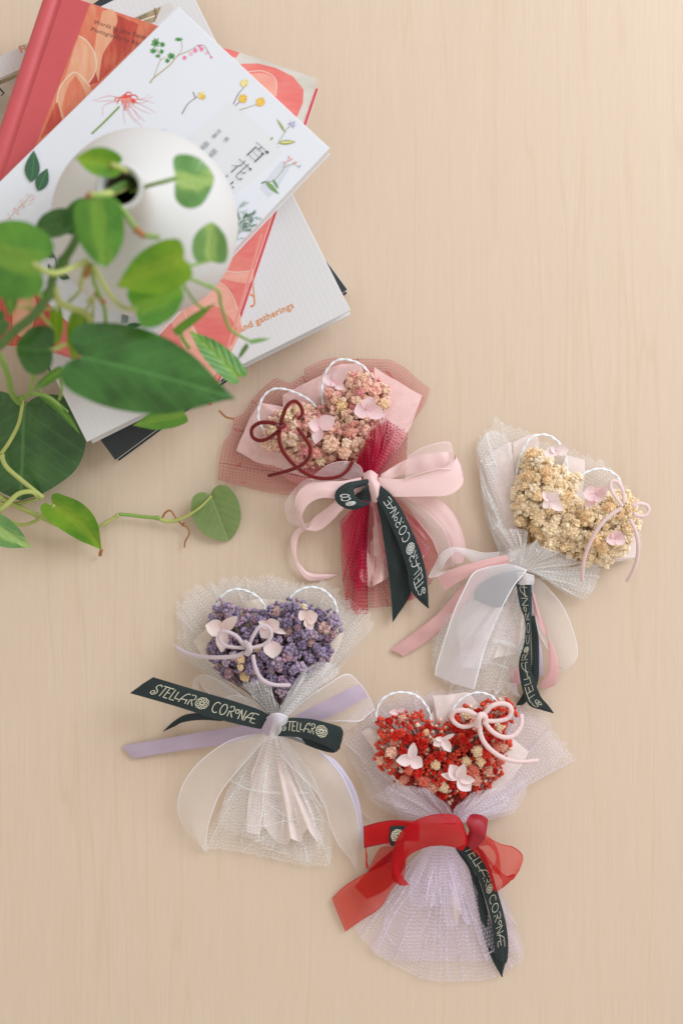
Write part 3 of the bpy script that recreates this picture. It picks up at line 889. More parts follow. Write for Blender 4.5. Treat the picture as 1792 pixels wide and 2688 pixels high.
# ---- prints: flat shapes lying on a cover at its own height
class Print:
    def __init__(self, root, z, name='cover_print'):
        self.root = root; self.z = z; self.mb = MB(); self.mats = []; self.name = name; self.lay = 0
    def mi(self, m):
        if m not in self.mats: self.mats.append(m)
        return self.mats.index(m)
    def up(self): self.lay += 1
    def zz(self): self.lay += 1; return self.z + 0.10 + self.lay * 0.0022
    def poly(self, F, pts, m, smooth=False):
        z = self.zz()
        if smooth: pts = [tuple(q)[:2] for q in spline([(p[0], p[1], 0) for p in pts + [pts[0]]], len(pts) * 6)][:-1]
        self.mb.poly([F(x, y, z) for x, y in pts], m=self.mi(m))
    def line(self, F, pts, w, m, smooth=True, w1=None):
        z = self.zz(); w1 = w if w1 is None else w1
        pp = spline([(p[0], p[1], 0) for p in pts], len(pts) * 5) if smooth and len(pts) > 2 else [Vector((p[0], p[1], 0)) for p in pts]
        rows = []; n = len(pp)
        for i, p in enumerate(pp):
            t = (pp[min(i + 1, n - 1)] - pp[max(0, i - 1)])
            if t.length < 1e-6: t = Vector((1, 0, 0))
            t.normalize(); s = Vector((-t.y, t.x, 0)) * (w + (w1 - w) * i / (n - 1)) / 2
            rows.append([F((p + s).x, (p + s).y, z), F((p - s).x, (p - s).y, z)])
        self.mb.grid(rows, m=self.mi(m))
    def leafy(self, F, a, b, w, m):
        ax, ay = a; bx, by = b; dx, dy = bx - ax, by - ay; L = math.hypot(dx, dy); nx, ny = -dy / L, dx / L
        L1 = []; L2 = []
        for k in range(9):
            t = k / 8; q = math.sin(PI * t ** 0.8) * w / 2
            L1.append((ax + dx * t + nx * q, ay + dy * t + ny * q)); L2.append((ax + dx * t - nx * q, ay + dy * t - ny * q))
        self.poly(F, L1 + L2[-2:0:-1], m)
    def star(self, F, x, y, r, m, n=7, seed=0, rin=0.55, sy=1.0):
        rnd = random.Random(seed + int(x * 7 + y)); pts = []
        for k in range(n * 2):
            a = PI * k / n + rnd.uniform(-.12, .12); q = r * (1 if k % 2 == 0 else rin) * rnd.uniform(0.85, 1.1)
            pts.append((x + q * math.cos(a), y + q * math.sin(a) * sy))
        self.poly(F, pts, m)
    def text(self, F, s, x, y, ang, size, m, extra=1.0):
        cu = bpy.data.curves.new('t', 'FONT'); cu.body = s; cu.size = 1.0; cu.space_character = extra; cu.resolution_u = 3; cu.offset = 0.012
        o = bpy.data.objects.new('t', cu); scene.collection.objects.link(o)
        dg = bpy.context.evaluated_depsgraph_get(); me = bpy.data.meshes.new_from_object(o.evaluated_get(dg))
        z = self.zz(); a = R(ang); ids = []
        for v in me.vertices:
            u, w_ = v.co.x * size, v.co.y * size
            ids.append(self.mb.vert(F(x + u * math.cos(a) - w_ * math.sin(a), y - (u * math.sin(a) + w_ * math.cos(a)), z)))
        for p in me.polygons: self.mb.face(*[ids[i] for i in p.vertices], m=self.mi(m))
        bpy.data.objects.remove(o); bpy.data.meshes.remove(me); bpy.data.curves.remove(cu)
    def done(self, name=None):
        o = self.mb.build(name or self.name, self.mats, self.root, smooth=False); self.mb = MB(); self.mats = []; return o

def pm(name, col, rough=0.45): return m_plain(name, col, rough, 0.08, 200)
K_ORANGE = pm('ink_orange', (0.66, 0.22, 0.03)); K_BLACK = pm('ink_black', (0.03, 0.03, 0.035)); K_BROWN = pm('ink_brown', (0.13, 0.03, 0.02))
K_GREEN = pm('ink_green', (0.10, 0.30, 0.08)); K_DGREEN = pm('ink_dark_green', (0.035, 0.12, 0.06)); K_OLIVE = pm('ink_olive', (0.32, 0.36, 0.10))
K_STEM = pm('ink_stem', (0.42, 0.32, 0.12)); K_RED = pm('ink_red', (0.72, 0.07, 0.05)); K_LRED = pm('ink_pale_red', (0.76, 0.28, 0.24))
K_PINK = pm('ink_pink', (0.78, 0.16, 0.32)); K_LPINK = pm('ink_pale_pink', (0.80, 0.45, 0.55)); K_YEL = pm('ink_yellow', (0.80, 0.48, 0.05))
K_PYEL = pm('ink_pale_yellow', (0.80, 0.66, 0.25)); K_PURP = pm('ink_purple', (0.36, 0.30, 0.48)); K_GREYB = pm('ink_grey_violet', (0.55, 0.57, 0.72))
K_GREY = pm('ink_grey', (0.33, 0.33, 0.34)); K_CREAM = pm('ink_cream', (0.76, 0.64, 0.52)); K_SHADE = pm('ink_shade', (0.60, 0.63, 0.69))

# white cloth book
Z3 = frame(0, 0, 5.2267); Z2 = frame(200, 0, 4.3556); Z5 = frame(560, 600, 3.92); ZG = frame(480, 300, 3.92); Z1 = frame(0, 0, 1.7422)
pr = Print(B_WHITE, 43.0)
M_PHOTO = m_streak('photo_olive', (0.09, 0.06, 0.03), (0.27, 0.21, 0.11), (0.46, 0.38, 0.22), 70, (24, 3, 1))
M_PHOTO2 = m_streak('photo_beige', (0.36, 0.31, 0.24), (0.44, 0.39, 0.31), (0.55, 0.50, 0.42), 50, (24, 1, 1))
pr.poly(FS, [(-120, 260), (424, 16), (405, 75), (430, 140), (300, 300), (-40, 460)], M_PHOTO)
pr.poly(FS, [(-40, 240), (60, 197), (60, 260), (40, 330), (-40, 400)], M_PHOTO2)
pr.line(Z3, [(-60, 1150), (60, 1280), (20, 1310)], 26, K_BLACK, False)
pr.line(Z3, [(-60, 1120), (250, 990)], 22, M_PHOTO2, False)
pr.line(Z2, [(700, 250), (920, 175)], 14, K_CREAM, False)
pr.line(Z2, [(660, 210), (975, 72)], 10, M_PHOTO2, False)
pr.line(Z2, [(900, 90), (920, 240), (890, 250)], 12, K_BROWN, False)
M_PWHITE = pm('photo_white', (0.62, 0.58, 0.55))
pr.poly(Z2, [(975, 68), (1080, 30), (1115, 95), (1000, 210), (905, 290), (860, 262), (900, 250), (940, 160)], M_PWHITE)
pr.done('garden_photograph')
pr.text(Z3, 'Flo', 285, 735, 22, 145, K_ORANGE)
pr.text(Z5, 'and gatherings', 283, 1066, 24.8, 98, K_ORANGE, 1.06)
pr.line(Z5, [(352, 655), (420, 703)], 15, K_ORANGE, False)
pr.line(Z5, [(408, 580), (418, 680), (424, 760), (414, 792), (396, 800)], 9, K_ORANGE, True, 15)
pr.line(Z5, [(386, 591), (430, 566)], 6, K_ORANGE, False)
pr.line(Z5, [(340, 664), (364, 644)], 6, K_ORANGE, False)
pr.star(Z5, 394, 798, 14, K_ORANGE, 8, 0, 0.95)
pr.star(Z5, 326, 746, 13, K_ORANGE, 8, 0, 0.95)
pr.done('title_lettering')['label'] = 'orange serif lettering'

# red book
M_TUL = m_streak('tulip_print', (0.56, 0.10, 0.055), (0.64, 0.17, 0.095), (0.69, 0.27, 0.15), 40, (-18, 4, 1))
M_TUL2 = m_streak('tulip_pale_print', (0.66, 0.26, 0.14), (0.70, 0.34, 0.20), (0.73, 0.42, 0.27), 40, (-20, 4, 1))
M_TULD = m_streak('tulip_deep_print', (0.30, 0.03, 0.02), (0.48, 0.06, 0.04), (0.62, 0.16, 0.08), 40, (-18, 4, 1))
M_PETR = m_streak('petal_red_print', (0.68, 0.13, 0.12), (0.72, 0.17, 0.15), (0.75, 0.25, 0.20), 30, (30, 1, 4))
M_PETR2 = m_streak('petal_salmon_print', (0.74, 0.26, 0.20), (0.77, 0.34, 0.26), (0.80, 0.43, 0.34), 30, (40, 1, 4))
M_GRYP = m_streak('grey_paper_print', (0.52, 0.48, 0.42), (0.60, 0.56, 0.49), (0.66, 0.62, 0.56), 60, (20, 1, 3))
pr = Print(B_RED, 66.0)
pr.poly(FS, [(237, 10), (600, 130), (833, 208), (551, 1056), (-60, 850), (-60, 780)], M_PETR)
pr.poly(FS, [(237, 10), (405, 66), (500, 260), (200, 500), (-60, 780)], M_TUL)
pr.poly(Z3, [(1600, 200), (1900, 330), (1800, 700), (1350, 1130), (1230, 1160), (1400, 800), (1480, 500)], M_TULD)
pr.poly(Z3, [(1500, 300), (1560, 500), (1470, 640), (1400, 780), (1380, 900), (1350, 1130), (1325, 860), (1320, 760), (1400, 520)], M_TUL2, True)
pr.poly(Z2, [(300, 130), (420, 110), (470, 260), (330, 520), (250, 900), (215, 600), (240, 380)], M_TUL2, True)
pr.poly(Z3, [(1085, 490), (1180, 550), (1260, 650), (1310, 760), (1325, 900), (1290, 1030), (1220, 1135), (1120, 1250), (860, 1180), (1030, 640)], M_TUL2)
pr.line(Z3, [(1085, 490), (1180, 550), (1260, 650), (1310, 760), (1325, 900), (1290, 1030), (1220, 1135)], 12, K_CREAM)
pr.line(Z3, [(1070, 640), (1110, 760), (1120, 900)], 10, K_LRED)
pr.poly(Z3, [(1025, 990), (1150, 1080), (1240, 1190), (1290, 1290), (1200, 1500), (900, 1750), (830, 1600), (790, 1450), (790, 1330), (830, 1190), (900, 1090)], M_TUL2)
pr.poly(Z3, [(1040, 1040), (1120, 1150), (1180, 1290), (1150, 1480), (900, 1700), (850, 1480), (900, 1280), (960, 1130)], M_TUL)
pr.line(Z3, [(1240, 1190), (1150, 1080), (1025, 990), (900, 1090), (830, 1190), (790, 1330), (790, 1450), (850, 1600)], 12, K_CREAM)
pr.poly(Z3, [(760, 1440), (790, 1400), (860, 1640), (700, 1800), (560, 1900)], M_TULD)
pr.done('tulip_photograph')
pr.text(Z2, 'Words by Jane Fields', 200, 268, -17.5, 66, K_BROWN, 1.10)
pr.text(Z2, 'Photography by Rick', 166, 350, -17.5, 66, K_BROWN, 1.10)
pr.done('author_lettering')
pr.poly(Z1, [(1085, 236), (1453, 361), (1385, 562), (1340, 560), (1100, 340), (1060, 270)], M_GRYP)
pr.poly(Z1, [(1040, 222), (1096, 241), (1078, 266), (1040, 240)], M_PETR)
pr.poly(Z1, [(1090, 300), (1105, 292), (1180, 290), (1260, 310), (1340, 350), (1388, 410), (1385, 470), (1360, 530), (1300, 600), (1100, 420)], M_PETR)
pr.poly(Z1, [(1120, 340), (1200, 335), (1255, 360), (1262, 400), (1240, 470), (1150, 400)], M_PETR2, True)
pr.line(Z1, [(1120, 330), (1200, 325), (1260, 362), (1262, 440)], 3, K_CREAM)
pr.poly(FA, [(1000, 1100), (1080, 1010), (1240, 845), (1340, 920), (1400, 1040), (1425, 1150), (1340, 1330), (1200, 1500)], M_PETR2)
pr.poly(FA, [(1130, 1110), (1230, 1010), (1330, 1060), (1390, 1150), (1340, 1260), (1200, 1230)], M_PETR, True)
pr.line(FA, [(1225, 835), (1340, 915), (1400, 1040), (1430, 1150)], 5, K_CREAM)
pr.line(FA, [(1075, 1020), (1110, 1110), (1180, 1200), (1290, 1270)], 4, K_CREAM)
pr.line(FA, [(1270, 785), (1330, 808), (1400, 817), (1495, 806)], 5, K_CREAM)
pr.poly(FA, [(1495, 812), (1400, 823), (1330, 814), (1270, 790), (1240, 830), (1330, 860), (1470, 880)], M_PETR2, True)
pr.poly(FA, [(1440, 640), (1475, 600), (1420, 660), (1368, 720), (1375, 700)], K_CREAM)
pr.line(FA, [(1540, 590), (1340, 1260), (1255, 1500)], 14, K_LRED, False)
pr.poly(FA, [(-60, 900), (130, 880), (210, 940), (330, 1060), (330, 1260), (60, 1250), (-60, 1200)], M_TULD)
pr.poly(FA, [(75, 1130), (80, 1020), (130, 910), (200, 950), (215, 1050), (170, 1180), (110, 1190)], M_TUL2, True)
pr.done('petal_photograph')

# flower book
pr = Print(B_TOP, 82.0)
pr.poly(Z1, [(1045, 470), (1095, 495), (1245, 630), (1290, 700), (1130, 850), (1060, 890), (740, 740)], M_PANEL)
pr.poly(ZG, [(1120, 520), (1010, 480), (790, 760), (880, 850), (930, 820)], K_SHADE)
st = K_STEM
pr.line(Z2, [(845, 950), (890, 890), (1075, 740), (1160, 640), (1300, 575), (1400, 512)], 15, K_STEM, True, 7)
pr.line(Z2, [(1400, 512), (1470, 530), (1540, 650)], 5, K_BROWN)
pr.line(Z2, [(890, 880), (960, 700), (1020, 655)], 6, K_STEM); pr.line(Z2, [(965, 690), (940, 600), (930, 550)], 6, K_STEM)
pr.line(Z2, [(1160, 635), (1210, 560), (1205, 470)], 5, K_STEM)
for k, (x, y, r, sy) in enumerate([(912, 490, 58, 1.1), (985, 508, 42, .9), (885, 582, 46, .8), (977, 590, 33, 1), (935, 640, 36, .7), (1090, 640, 56, .8), (1045, 695, 36, 1), (1172, 450, 56, .5)]):
    pr.star(Z2, x, y, r, K_GREEN, 7, k, 0.6, sy); pr.star(Z2, x + 4, y + 4, r * 0.45, K_DGREEN, 5, k, 0.5, sy)
for k, (x, y, r) in enumerate([(1240, 660, 26), (1315, 612, 26), (1363, 577, 28), (1435, 560, 28), (1413, 527, 20), (1490, 605, 20), (1545, 655, 15)]):
    pr.star(Z2, x, y, r, K_PINK if k % 2 == 0 or k == 3 else K_LPINK, 6, k, 0.8); pr.star(Z2, x + 8, y + 10, r * 0.4, K_LPINK, 4, k, 0.6)
pr.done('flower_picture')
# red spider lily
rnd = random.Random(4)
pr.line(Z1, [(548, 486), (480, 555), (420, 612)], 9, K_OLIVE); pr.line(Z1, [(548, 488), (482, 556), (422, 612)], 4, K_GREEN)
cx, cy = 570, 455
for k in range(16):
    a = rnd.uniform(0, 2 * PI); q = rnd.uniform(28, 66)
    x2, y2 = cx + q * math.cos(a), cy + q * 0.62 * math.sin(a)
    pr.line(Z1, [(cx + rnd.uniform(-12, 12), cy + rnd.uniform(-10, 10)), ((cx + x2) / 2 + rnd.uniform(-14, 14), (cy + y2) / 2 - rnd.uniform(4, 20)), (x2, y2), (x2 + rnd.uniform(-9, 9), y2 + rnd.uniform(4, 14))], 8, K_RED if k % 3 else K_LRED, True, 3)
for (x2, y2, bx, by) in [(425, 460, 500, 438), (440, 462, 510, 460), (705, 470, 640, 455), (700, 440, 650, 470), (712, 515, 650, 480), (690, 520, 640, 500), (665, 558, 620, 510), (650, 580, 600, 520), (640, 548, 610, 500), (470, 530, 480, 480), (625, 560, 590, 520), (685, 430, 660, 450), (575, 570, 565, 520)]:
    pr.line(Z1, [(cx, cy), (bx, by), (x2, y2)], 2.4, K_LRED, True, 1.0)
pr.star(Z1, 610, 462, 16, K_RED, 9, 1, 0.5)
pr.done('flower_picture')
# yellow balls
for pts in ([(833, 521), (860, 475), (905, 440)], [(884, 420), (893, 445), (888, 455)], [(1068, 475), (1090, 430), (1115, 400)], [(1075, 484), (1100, 462)], [(1095, 503), (1135, 490), (1172, 478)]):
    pr.line(Z1, pts, 3.2, K_BROWN if pts[0][0] != 1095 else K_STEM, True, 2)
for k, (x, y, r, m) in enumerate([(922, 438, 19, K_PYEL), (928, 443, 13, K_YEL), (1118, 380, 20, K_PYEL), (1112, 451, 22, K_YEL), (1192, 466, 23, K_YEL)]):
    pr.star(Z1, x, y, r, m, 11, k, 0.78); 
    for q in range(10):
        pr.star(Z1, x + rnd.uniform(-.6, .6) * r, y + rnd.uniform(-.6, .6) * r, 3.0, K_STEM if q % 2 else K_PYEL, 4, q, 0.7)
pr.done('flower_picture')
# violet star flower, top right
pr.line(ZG, [(970, 310), (1050, 185), (1092, 120)], 5, K_OLIVE)
pr.leafy(ZG, (1055, 185), (965, 42), 20, K_OLIVE); pr.leafy(ZG, (985, 290), (1162, 283), 46, K_OLIVE); pr.leafy(ZG, (995, 288), (1150, 284), 16, K_PYEL)
for k in range(6):
    a = k * PI / 3 + 0.2; pr.leafy(ZG, (1125, 102), (1125 + 46 * math.cos(a), 102 + 44 * math.sin(a)), 15, K_PURP if k % 2 else K_GREYB)
pr.star(ZG, 1066, 272, 13, K_PURP, 5, 1, 0.5); pr.leafy(ZG, (905, 262), (925, 232), 20, K_OLIVE); pr.star(ZG, 987, 334, 6, K_PURP, 5)
pr.done('flower_picture')
# slender flower below it
pr.line(ZG, [(850, 694), (930, 682), (1020, 585), (1045, 530), (1050, 490)], 5, K_STEM); pr.line(ZG, [(1045, 545), (1130, 512), (1200, 540)], 4, K_STEM)
pr.leafy(ZG, (848, 688), (990, 822), 40, K_GREEN); pr.leafy(ZG, (850, 690), (975, 812), 12, K_OLIVE); pr.leafy(ZG, (925, 668), (988, 768), 22, K_GREEN); pr.leafy(ZG, (802, 712), (862, 684), 12, K_DGREEN)
for (a, b) in [((1062, 490), (1098, 470)), ((1095, 475), (1135, 452)), ((1125, 505), (1185, 488)), ((1185, 545), (1218, 522)), ((1090, 460), (1095, 420)), ((1050, 500), (1036, 485))]:
    pr.leafy(ZG, a, b, 13, K_LRED if a[0] < 1150 else K_PURP)
pr.done('flower_picture')
# feathery green sprig
def sprig(x, y, a, L, d):
    x2, y2 = x + L * math.cos(a), y + L * math.sin(a)
    pr.line(ZG, [(x, y), (x2, y2)], 3.5 if d > 1 else 3.0, K_GREEN if d % 2 else K_DGREEN, False)
    if d > 0:
        for q in (0.35, 0.6, 0.85, 1.0):
            for sg in (-1, 1):
                if rnd.random() < 0.78: sprig(x + (x2 - x) * q, y + (y2 - y) * q, a + sg * rnd.uniform(0.35, 0.75), L * rnd.uniform(0.32, 0.5), d - 1)
sprig(560, 1280, -1.35, 190, 2); sprig(575, 1120, -0.4, 150, 2); sprig(570, 1230, -0.6, 150, 2); sprig(560, 980, 0.45, 150, 1); sprig(560, 975, -0.7, 100, 1); sprig(530, 1310, -0.5, 80, 1)
pr.done('flower_picture')
# dark leaves, left
pr.leafy(FA, (185, 288), (200, 100), 88, K_DGREEN); pr.leafy(FA, (225, 338), (280, 205), 74, K_DGREEN)
pr.line(FA, [(186, 285), (196, 200), (200, 110)], 2.5, K_GREEN); pr.line(FA, [(228, 335), (278, 210)], 2.5, K_GREEN)
pr.done('leaf_picture')
pr.line(FA, [(55, 500), (110, 440), (150, 400), (190, 355)], 2.5, K_STEM)
for k in range(34):
    f = rnd.random(); x = 55 + 135 * f + rnd.uniform(-28, 30); y = 500 - 145 * f + rnd.uniform(-14, 26)
    pr.star(FA, x, y, rnd.uniform(3, 7), [K_LRED, K_PYEL, K_RED, K_LPINK][k % 4], 4, k, 0.5)
pr.done('flower_picture')
pr.line(FA, [(265, 625), (300, 690), (328, 740), (330, 800)], 6, K_DGREEN)
pr.leafy(FA, (300, 690), (262, 618), 36, K_DGREEN); pr.leafy(FA, (325, 728), (225, 685), 36, K_DGREEN); pr.leafy(FA, (345, 835), (415, 850), 40, K_DGREEN); pr.leafy(FA, (300, 820), (285, 765), 22, K_DGREEN)
pr.done('leaf_picture')
pr.star(Z1, 745, 604, 22, K_GREYB, 6, 3, 0.8, 0.7)
for k in range(5): pr.line(FA, [(715 + k * 9, 1115), (725 + k * 6, 1050 + k * 8), (745 + k * 3, 1040 + k * 12)], 4, K_DGREEN)
pr.leafy(FA, (745, 1130), (845, 1125), 26, K_DGREEN)
for k in range(8): pr.star(FA, 700 + k * 9, 1030 + (k % 3) * 9, 5, K_LRED if k % 2 else K_YEL, 5, k)
pr.done('flower_picture')
# title strokes
def sk(pts, w=6, w1=None): pr.line(ZG, pts, w, K_BLACK, False, w1)
sk([(755, 285), (872, 390)], 5); pr.poly(ZG, [(846, 378), (882, 378), (880, 404), (866, 404)], K_BLACK)
sk([(812, 338), (790, 352), (768, 356), (752, 336)], 8, 4)
sk([(752, 334), (664, 418)], 10); sk([(830, 405), (740, 490)], 11); sk([(748, 334), (828, 408)], 5); sk([(708, 372), (788, 448)], 4); sk([(672, 412), (748, 482)], 4)
pr.poly(ZG, [(806, 395), (832, 398), (826, 415), (812, 410)], K_BLACK); pr.poly(ZG, [(660, 410), (672, 424), (664, 424)], K_BLACK)
sk([(578, 458), (698, 568)], 5); pr.poly(ZG, [(676, 556), (704, 552), (706, 578), (692, 574)], K_BLACK)
sk([(642, 478), (604, 516)], 9, 6); sk([(678, 512), (632, 556)], 9, 6)
sk([(606, 524), (580, 530), (545, 530), (498, 524)], 9, 3); sk([(565, 532), (498, 598)], 9)
sk([(634, 548), (552, 628), (550, 645), (580, 668), (606, 670)], 7); pr.poly(ZG, [(590, 668), (610, 648), (606, 674)], K_BLACK)
sk([(648, 602), (620, 606), (588, 590)], 10, 4)
pr.poly(ZG, [(445, 628), (458, 624), (466, 642), (454, 644)], K_BLACK)
pr.poly(ZG, [(516, 686), (522, 700), (500, 718), (484, 722)], K_BLACK); pr.poly(ZG, [(500, 738), (526, 748), (522, 766)], K_BLACK)
for s, x, y, z_ in [('写', 370, 178, 48), ('真', 330, 218, 48), ('著', 450, 255, 48), ('雨', 240, 308, 62), ('宮', 197, 350, 56), ('雨', 322, 385, 62), ('宮', 282, 428, 56)]:
    a = R(-41.5); ca, sa = math.cos(a), math.sin(a); ux, uy = -0.5 * z_, -0.36 * z_
    pr.text(ZG, s, x + ux * ca - uy * sa, y - (ux * sa + uy * ca), -41.5, z_, K_GREY)
pr.done('title_lettering')['label'] = 'black Japanese title'

# ================================================================== VASE
VX, VY = -0.1130, 0.1660
M_VASE = m_plain('matte_porcelain', (0.62, 0.615, 0.60), 0.6, 0.02, 60, 0.05, 500)
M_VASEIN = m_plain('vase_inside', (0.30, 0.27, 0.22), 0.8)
vt = thing('vase', 'round matte white vase with a narrow neck standing on the flower book', 'vase', (VX, VY, 0.0825))
def lathe(name, prof, mat, root, cx, cy, seg=72):
    rows = []
    pp = spline([(r, 0, z) for r, z in prof], len(prof) * 5)
    for p in pp: rows.append([Vector((cx + p.x * math.cos(2 * PI * k / seg), cy + p.x * math.sin(2 * PI * k / seg), p.z)) for k in range(seg)])
    mb = MB(); mb.grid(rows, loop=True); return mb.build(name, mat, root)
mm = 0.001
lathe('body', [(a * mm, b * mm) for a, b in [(0.1, 82.6), (24, 82.6), (33, 83.5), (43, 91), (51, 104), (53.2, 119), (52.4, 133), (48.5, 148), (40, 161), (30, 172), (21, 182), (15.5, 192), (13, 203), (12.2, 213)]], M_VASE, vt, VX, VY)
lathe('neck', [(a * mm, b * mm) for a, b in [(12.25, 212.8), (12.5, 218), (12.6, 222), (11.6, 223.5), (10.2, 223.3), (9.2, 221.5), (8.8, 217), (8.8, 211)]], M_VASE, vt, VX, VY)
lathe('inner_well', [(a * mm, b * mm) for a, b in [(8.75, 211.2), (8.7, 204), (9, 192), (14, 176), (28, 156), (32, 136), (20, 120), (0.1, 119)]], M_VASEIN, vt, VX, VY)

# ================================================================== PLANT
LD = m_leaf('leaf_dark', (0.018, 0.085, 0.016), (0.052, 0.185, 0.034), 0.0, trans=0.12, vein=0.9)
LDD = m_leaf('leaf_dark_glossy', (0.022, 0.078, 0.020), (0.060, 0.160, 0.038), 0.0, rough=0.28, trans=0.08, vein=0.9)
LM = m_leaf('leaf_mid', (0.045, 0.18, 0.022), (0.11, 0.32, 0.032), 0.6, (0.24, 0.42, 0.05), trans=0.2, vein=0.3)
LL = m_leaf('leaf_lime', (0.07, 0.23, 0.008), (0.22, 0.42, 0.018), 0.45, (0.32, 0.42, 0.03), trans=0.3, vein=0.25)
LP = m_leaf('leaf_pale', (0.10, 0.26, 0.075), (0.20, 0.38, 0.12), 0.85, (0.42, 0.58, 0.17), trans=0.2, vein=0.25)
LO = m_leaf('leaf_underside', (0.16, 0.25, 0.075), (0.24, 0.33, 0.12), 0.0, rough=0.5, trans=0.2, vein=0.6)
MSG = m_plain('stem_green', (0.22, 0.36, 0.07), 0.5, 0.25, 60); MSD = m_plain('stem_dark_green', (0.08, 0.17, 0.03), 0.5, 0.3, 60)
MSY = m_plain('stem_yellow_green', (0.42, 0.47, 0.13), 0.5, 0.22, 60); MSB = m_plain('root_brown', (0.36, 0.15, 0.05), 0.7, 0.3, 80)
pt = thing('trailing_plant', 'green trailing vine with heart shaped leaves growing out of the white vase', 'plant', (VX, VY, 0.2))
pt['label'] = 'green trailing vine with heart shaped leaves growing out of the white vase'
def lf(mat, base, tip, w, z0, z1, F=FA, **k): return leaf(F, pt, mat, base, tip, w, z0, z1, **k)
lf(LL, (672, 188), (440, 140), 175, 236, 240, seed=1, cup=0.25, round_=0.5)
lf(LP, (1036, 262), (1262, 262), 320, 232, 228, seed=2, round_=0.45, lobe=0.05, cup=-0.15, bend=0.22)
lf(LD, (520, 440), (395, 590), 190, 226, 218, seed=3, round_=0.45, tilt=-0.3)
lf(LD, (400, 510), (205, 570), 165, 220, 214, seed=31, round_=0.42)
lf(LM, (565, 395), (620, 790), 290, 262, 254, seed=4, round_=0.42, lobe=0.03, cup=-0.12)
lf(LL, (1078, 735), (680, 900), 300, 258, 250, seed=5, round_=0.52, lobe=0.05, cup=-0.10)
lf(LM, (795, 1035), (1085, 915), 275, 240, 236, seed=6, round_=0.45, lobe=0.03, cup=-0.14)
lf(LP, (1240, 752), (1245, 520), 212, 222, 226, seed=7, round_=0.45, lobe=0.04, cup=0.1, bend=-0.08)
lf(LM, (200, 770), (-260, 660), 470, 268, 255, seed=8, round_=0.5, cup=-0.1)
lf(LD, (306, 1270), (95, 1255), 292, 215, 208, seed=9, round_=0.40, lobe=0.05, bend=-0.15)
lf(LL, (482, 1065), (430, 1350), 150, 205, 196, seed=10, round_=0.5, lobe=0.05, tilt=0.3)
lf(LL, (335, 1055), (335, 1260), 80, 196, 190, seed=11, round_=0.5)
lf(LD, (478, 1315), (1388, 1560), 500, 236, 226, seed=12, round_=0.50, lobe=0.09, cup=-0.16, bend=-0.03, wavy=0.04, ripple=0.06)
lf(LM, (1395, 1425), (1112, 1155), 165, 150, 150, seed=13, round_=0.55, tilt=0.45, lobe=0.08)
lf(LM, (655, 898), (712, 888), 26, 175, 170, F=FS, seed=14, lobe=0.02)
lf(LM, (650, 905), (622, 946), 30, 174, 168, F=FS, seed=15, lobe=0.02, tilt=0.3)
lf(LM, (62, 890), (66, 1080), 92, 222, 215, seed=22, round_=0.5, lobe=0.05)
lf(LM, (1030, 1172), (1272, 992), 52, 188, 192, seed=23, round_=0.6, lobe=0.0)
lf(LD, (20, 1100), (-120, 1180), 150, 215, 208, seed=24)
# lower leaves, near the table
lf(LDD, (140, 480), (120, 1040), 740, 30, 22, F=FB, seed=16, round_=0.42, lobe=0.12, cup=-0.10, wavy=0.03, ripple=0.06)
lf(LL, (312, 1062), (600, 1335), 200, 26, 8, F=FB, seed=17, round_=0.5, lobe=0.10, cup=0.18, bend=-0.20)
lf(LO, (1238, 1008), (1345, 1280), 285, 9, 3, F=FB, seed=18, round_=0.42, lobe=0.12, cup=0.08, bend=0.03)
lf(LP, (-120, 1150), (190, 1318), 180, 40, 30, F=FB, seed=19, round_=0.55, lobe=0.1)
lf(LM, (1085, 528), (780, 600), 130, 115, 108, F=FB, seed=20, round_=0.55, lobe=0.03, tilt=-0.3)
lf(LM, (365, 268), (190, 396), 62, 165, 150, F=FB, seed=21, lobe=0.02)
lf(LM, (250, 420), (470, 655), 62, 70, 60, F=FB, seed=25, lobe=0.0, bend=-0.22, tilt=0.6)
def sm(mat, pts, r=0.0011, r1=None, F=FA, name='stem', knobs=()): return stem(F, pt, mat, pts, r, r1, name, knobs)
sm(MSD, [(-60, 1290, 212), (20, 1230, 216), (90, 1160, 222), (200, 1070, 228), (290, 940, 234), (312, 850, 238), (380, 740, 242), (440, 640, 246), (500, 500, 246), (570, 400, 240), (690, 320, 226), (775, 275, 205), (800, 262, 190)], 0.0029, 0.0022, knobs=(0.3, 0.42, 0.6))
sm(MSY, [(800, 290, 200), (700, 330, 222), (600, 365, 240), (530, 372, 246)], 0.0021, 0.0024)
sm(MSG, [(530, 372, 246), (640, 385, 244), (720, 450, 246), (800, 560, 248), (860, 600, 250), (940, 612, 250)], 0.0019, 0.0015, knobs=(0.72,))
sm(MSY, [(200, 768, 268), (250, 802, 262), (330, 822, 256), (430, 790, 250), (515, 748, 248)], 0.0018, 0.0016)
sm(MSY, [(520, 745, 248), (495, 800, 240), (478, 880, 232), (468, 930, 226), (405, 990, 218)], 0.0013, 0.0010, knobs=(0.5,))
sm(MSG, [(535, 770, 246), (555, 870, 234), (590, 960, 222), (618, 1040, 210), (625, 1145, 200)], 0.0014, 0.0012, knobs=(0.45,))
sm(MSY, [(550, 775, 248), (600, 870, 240), (650, 950, 236), (720, 1020, 236), (800, 1040, 240)], 0.0015, 0.0012)
sm(MSB, [(800, 565, 249), (850, 605, 251)], 0.0021, 0.0019); sm(MSB, [(522, 378, 247), (535, 352, 243)], 0.0024, 0.00155)
sm(MSB, [(565, 940, 224), (615, 995, 217)], 0.0016, 0.0014); sm(MSB, [(505, 840, 238), (530, 775, 246)], 0.0017, 0.0014)
sm(MSY, [(320, 900, 236), (350, 990, 228), (430, 1030, 220), (500, 1055, 214), (535, 1110, 206), (520, 1185, 198)], 0.0020, 0.0021)
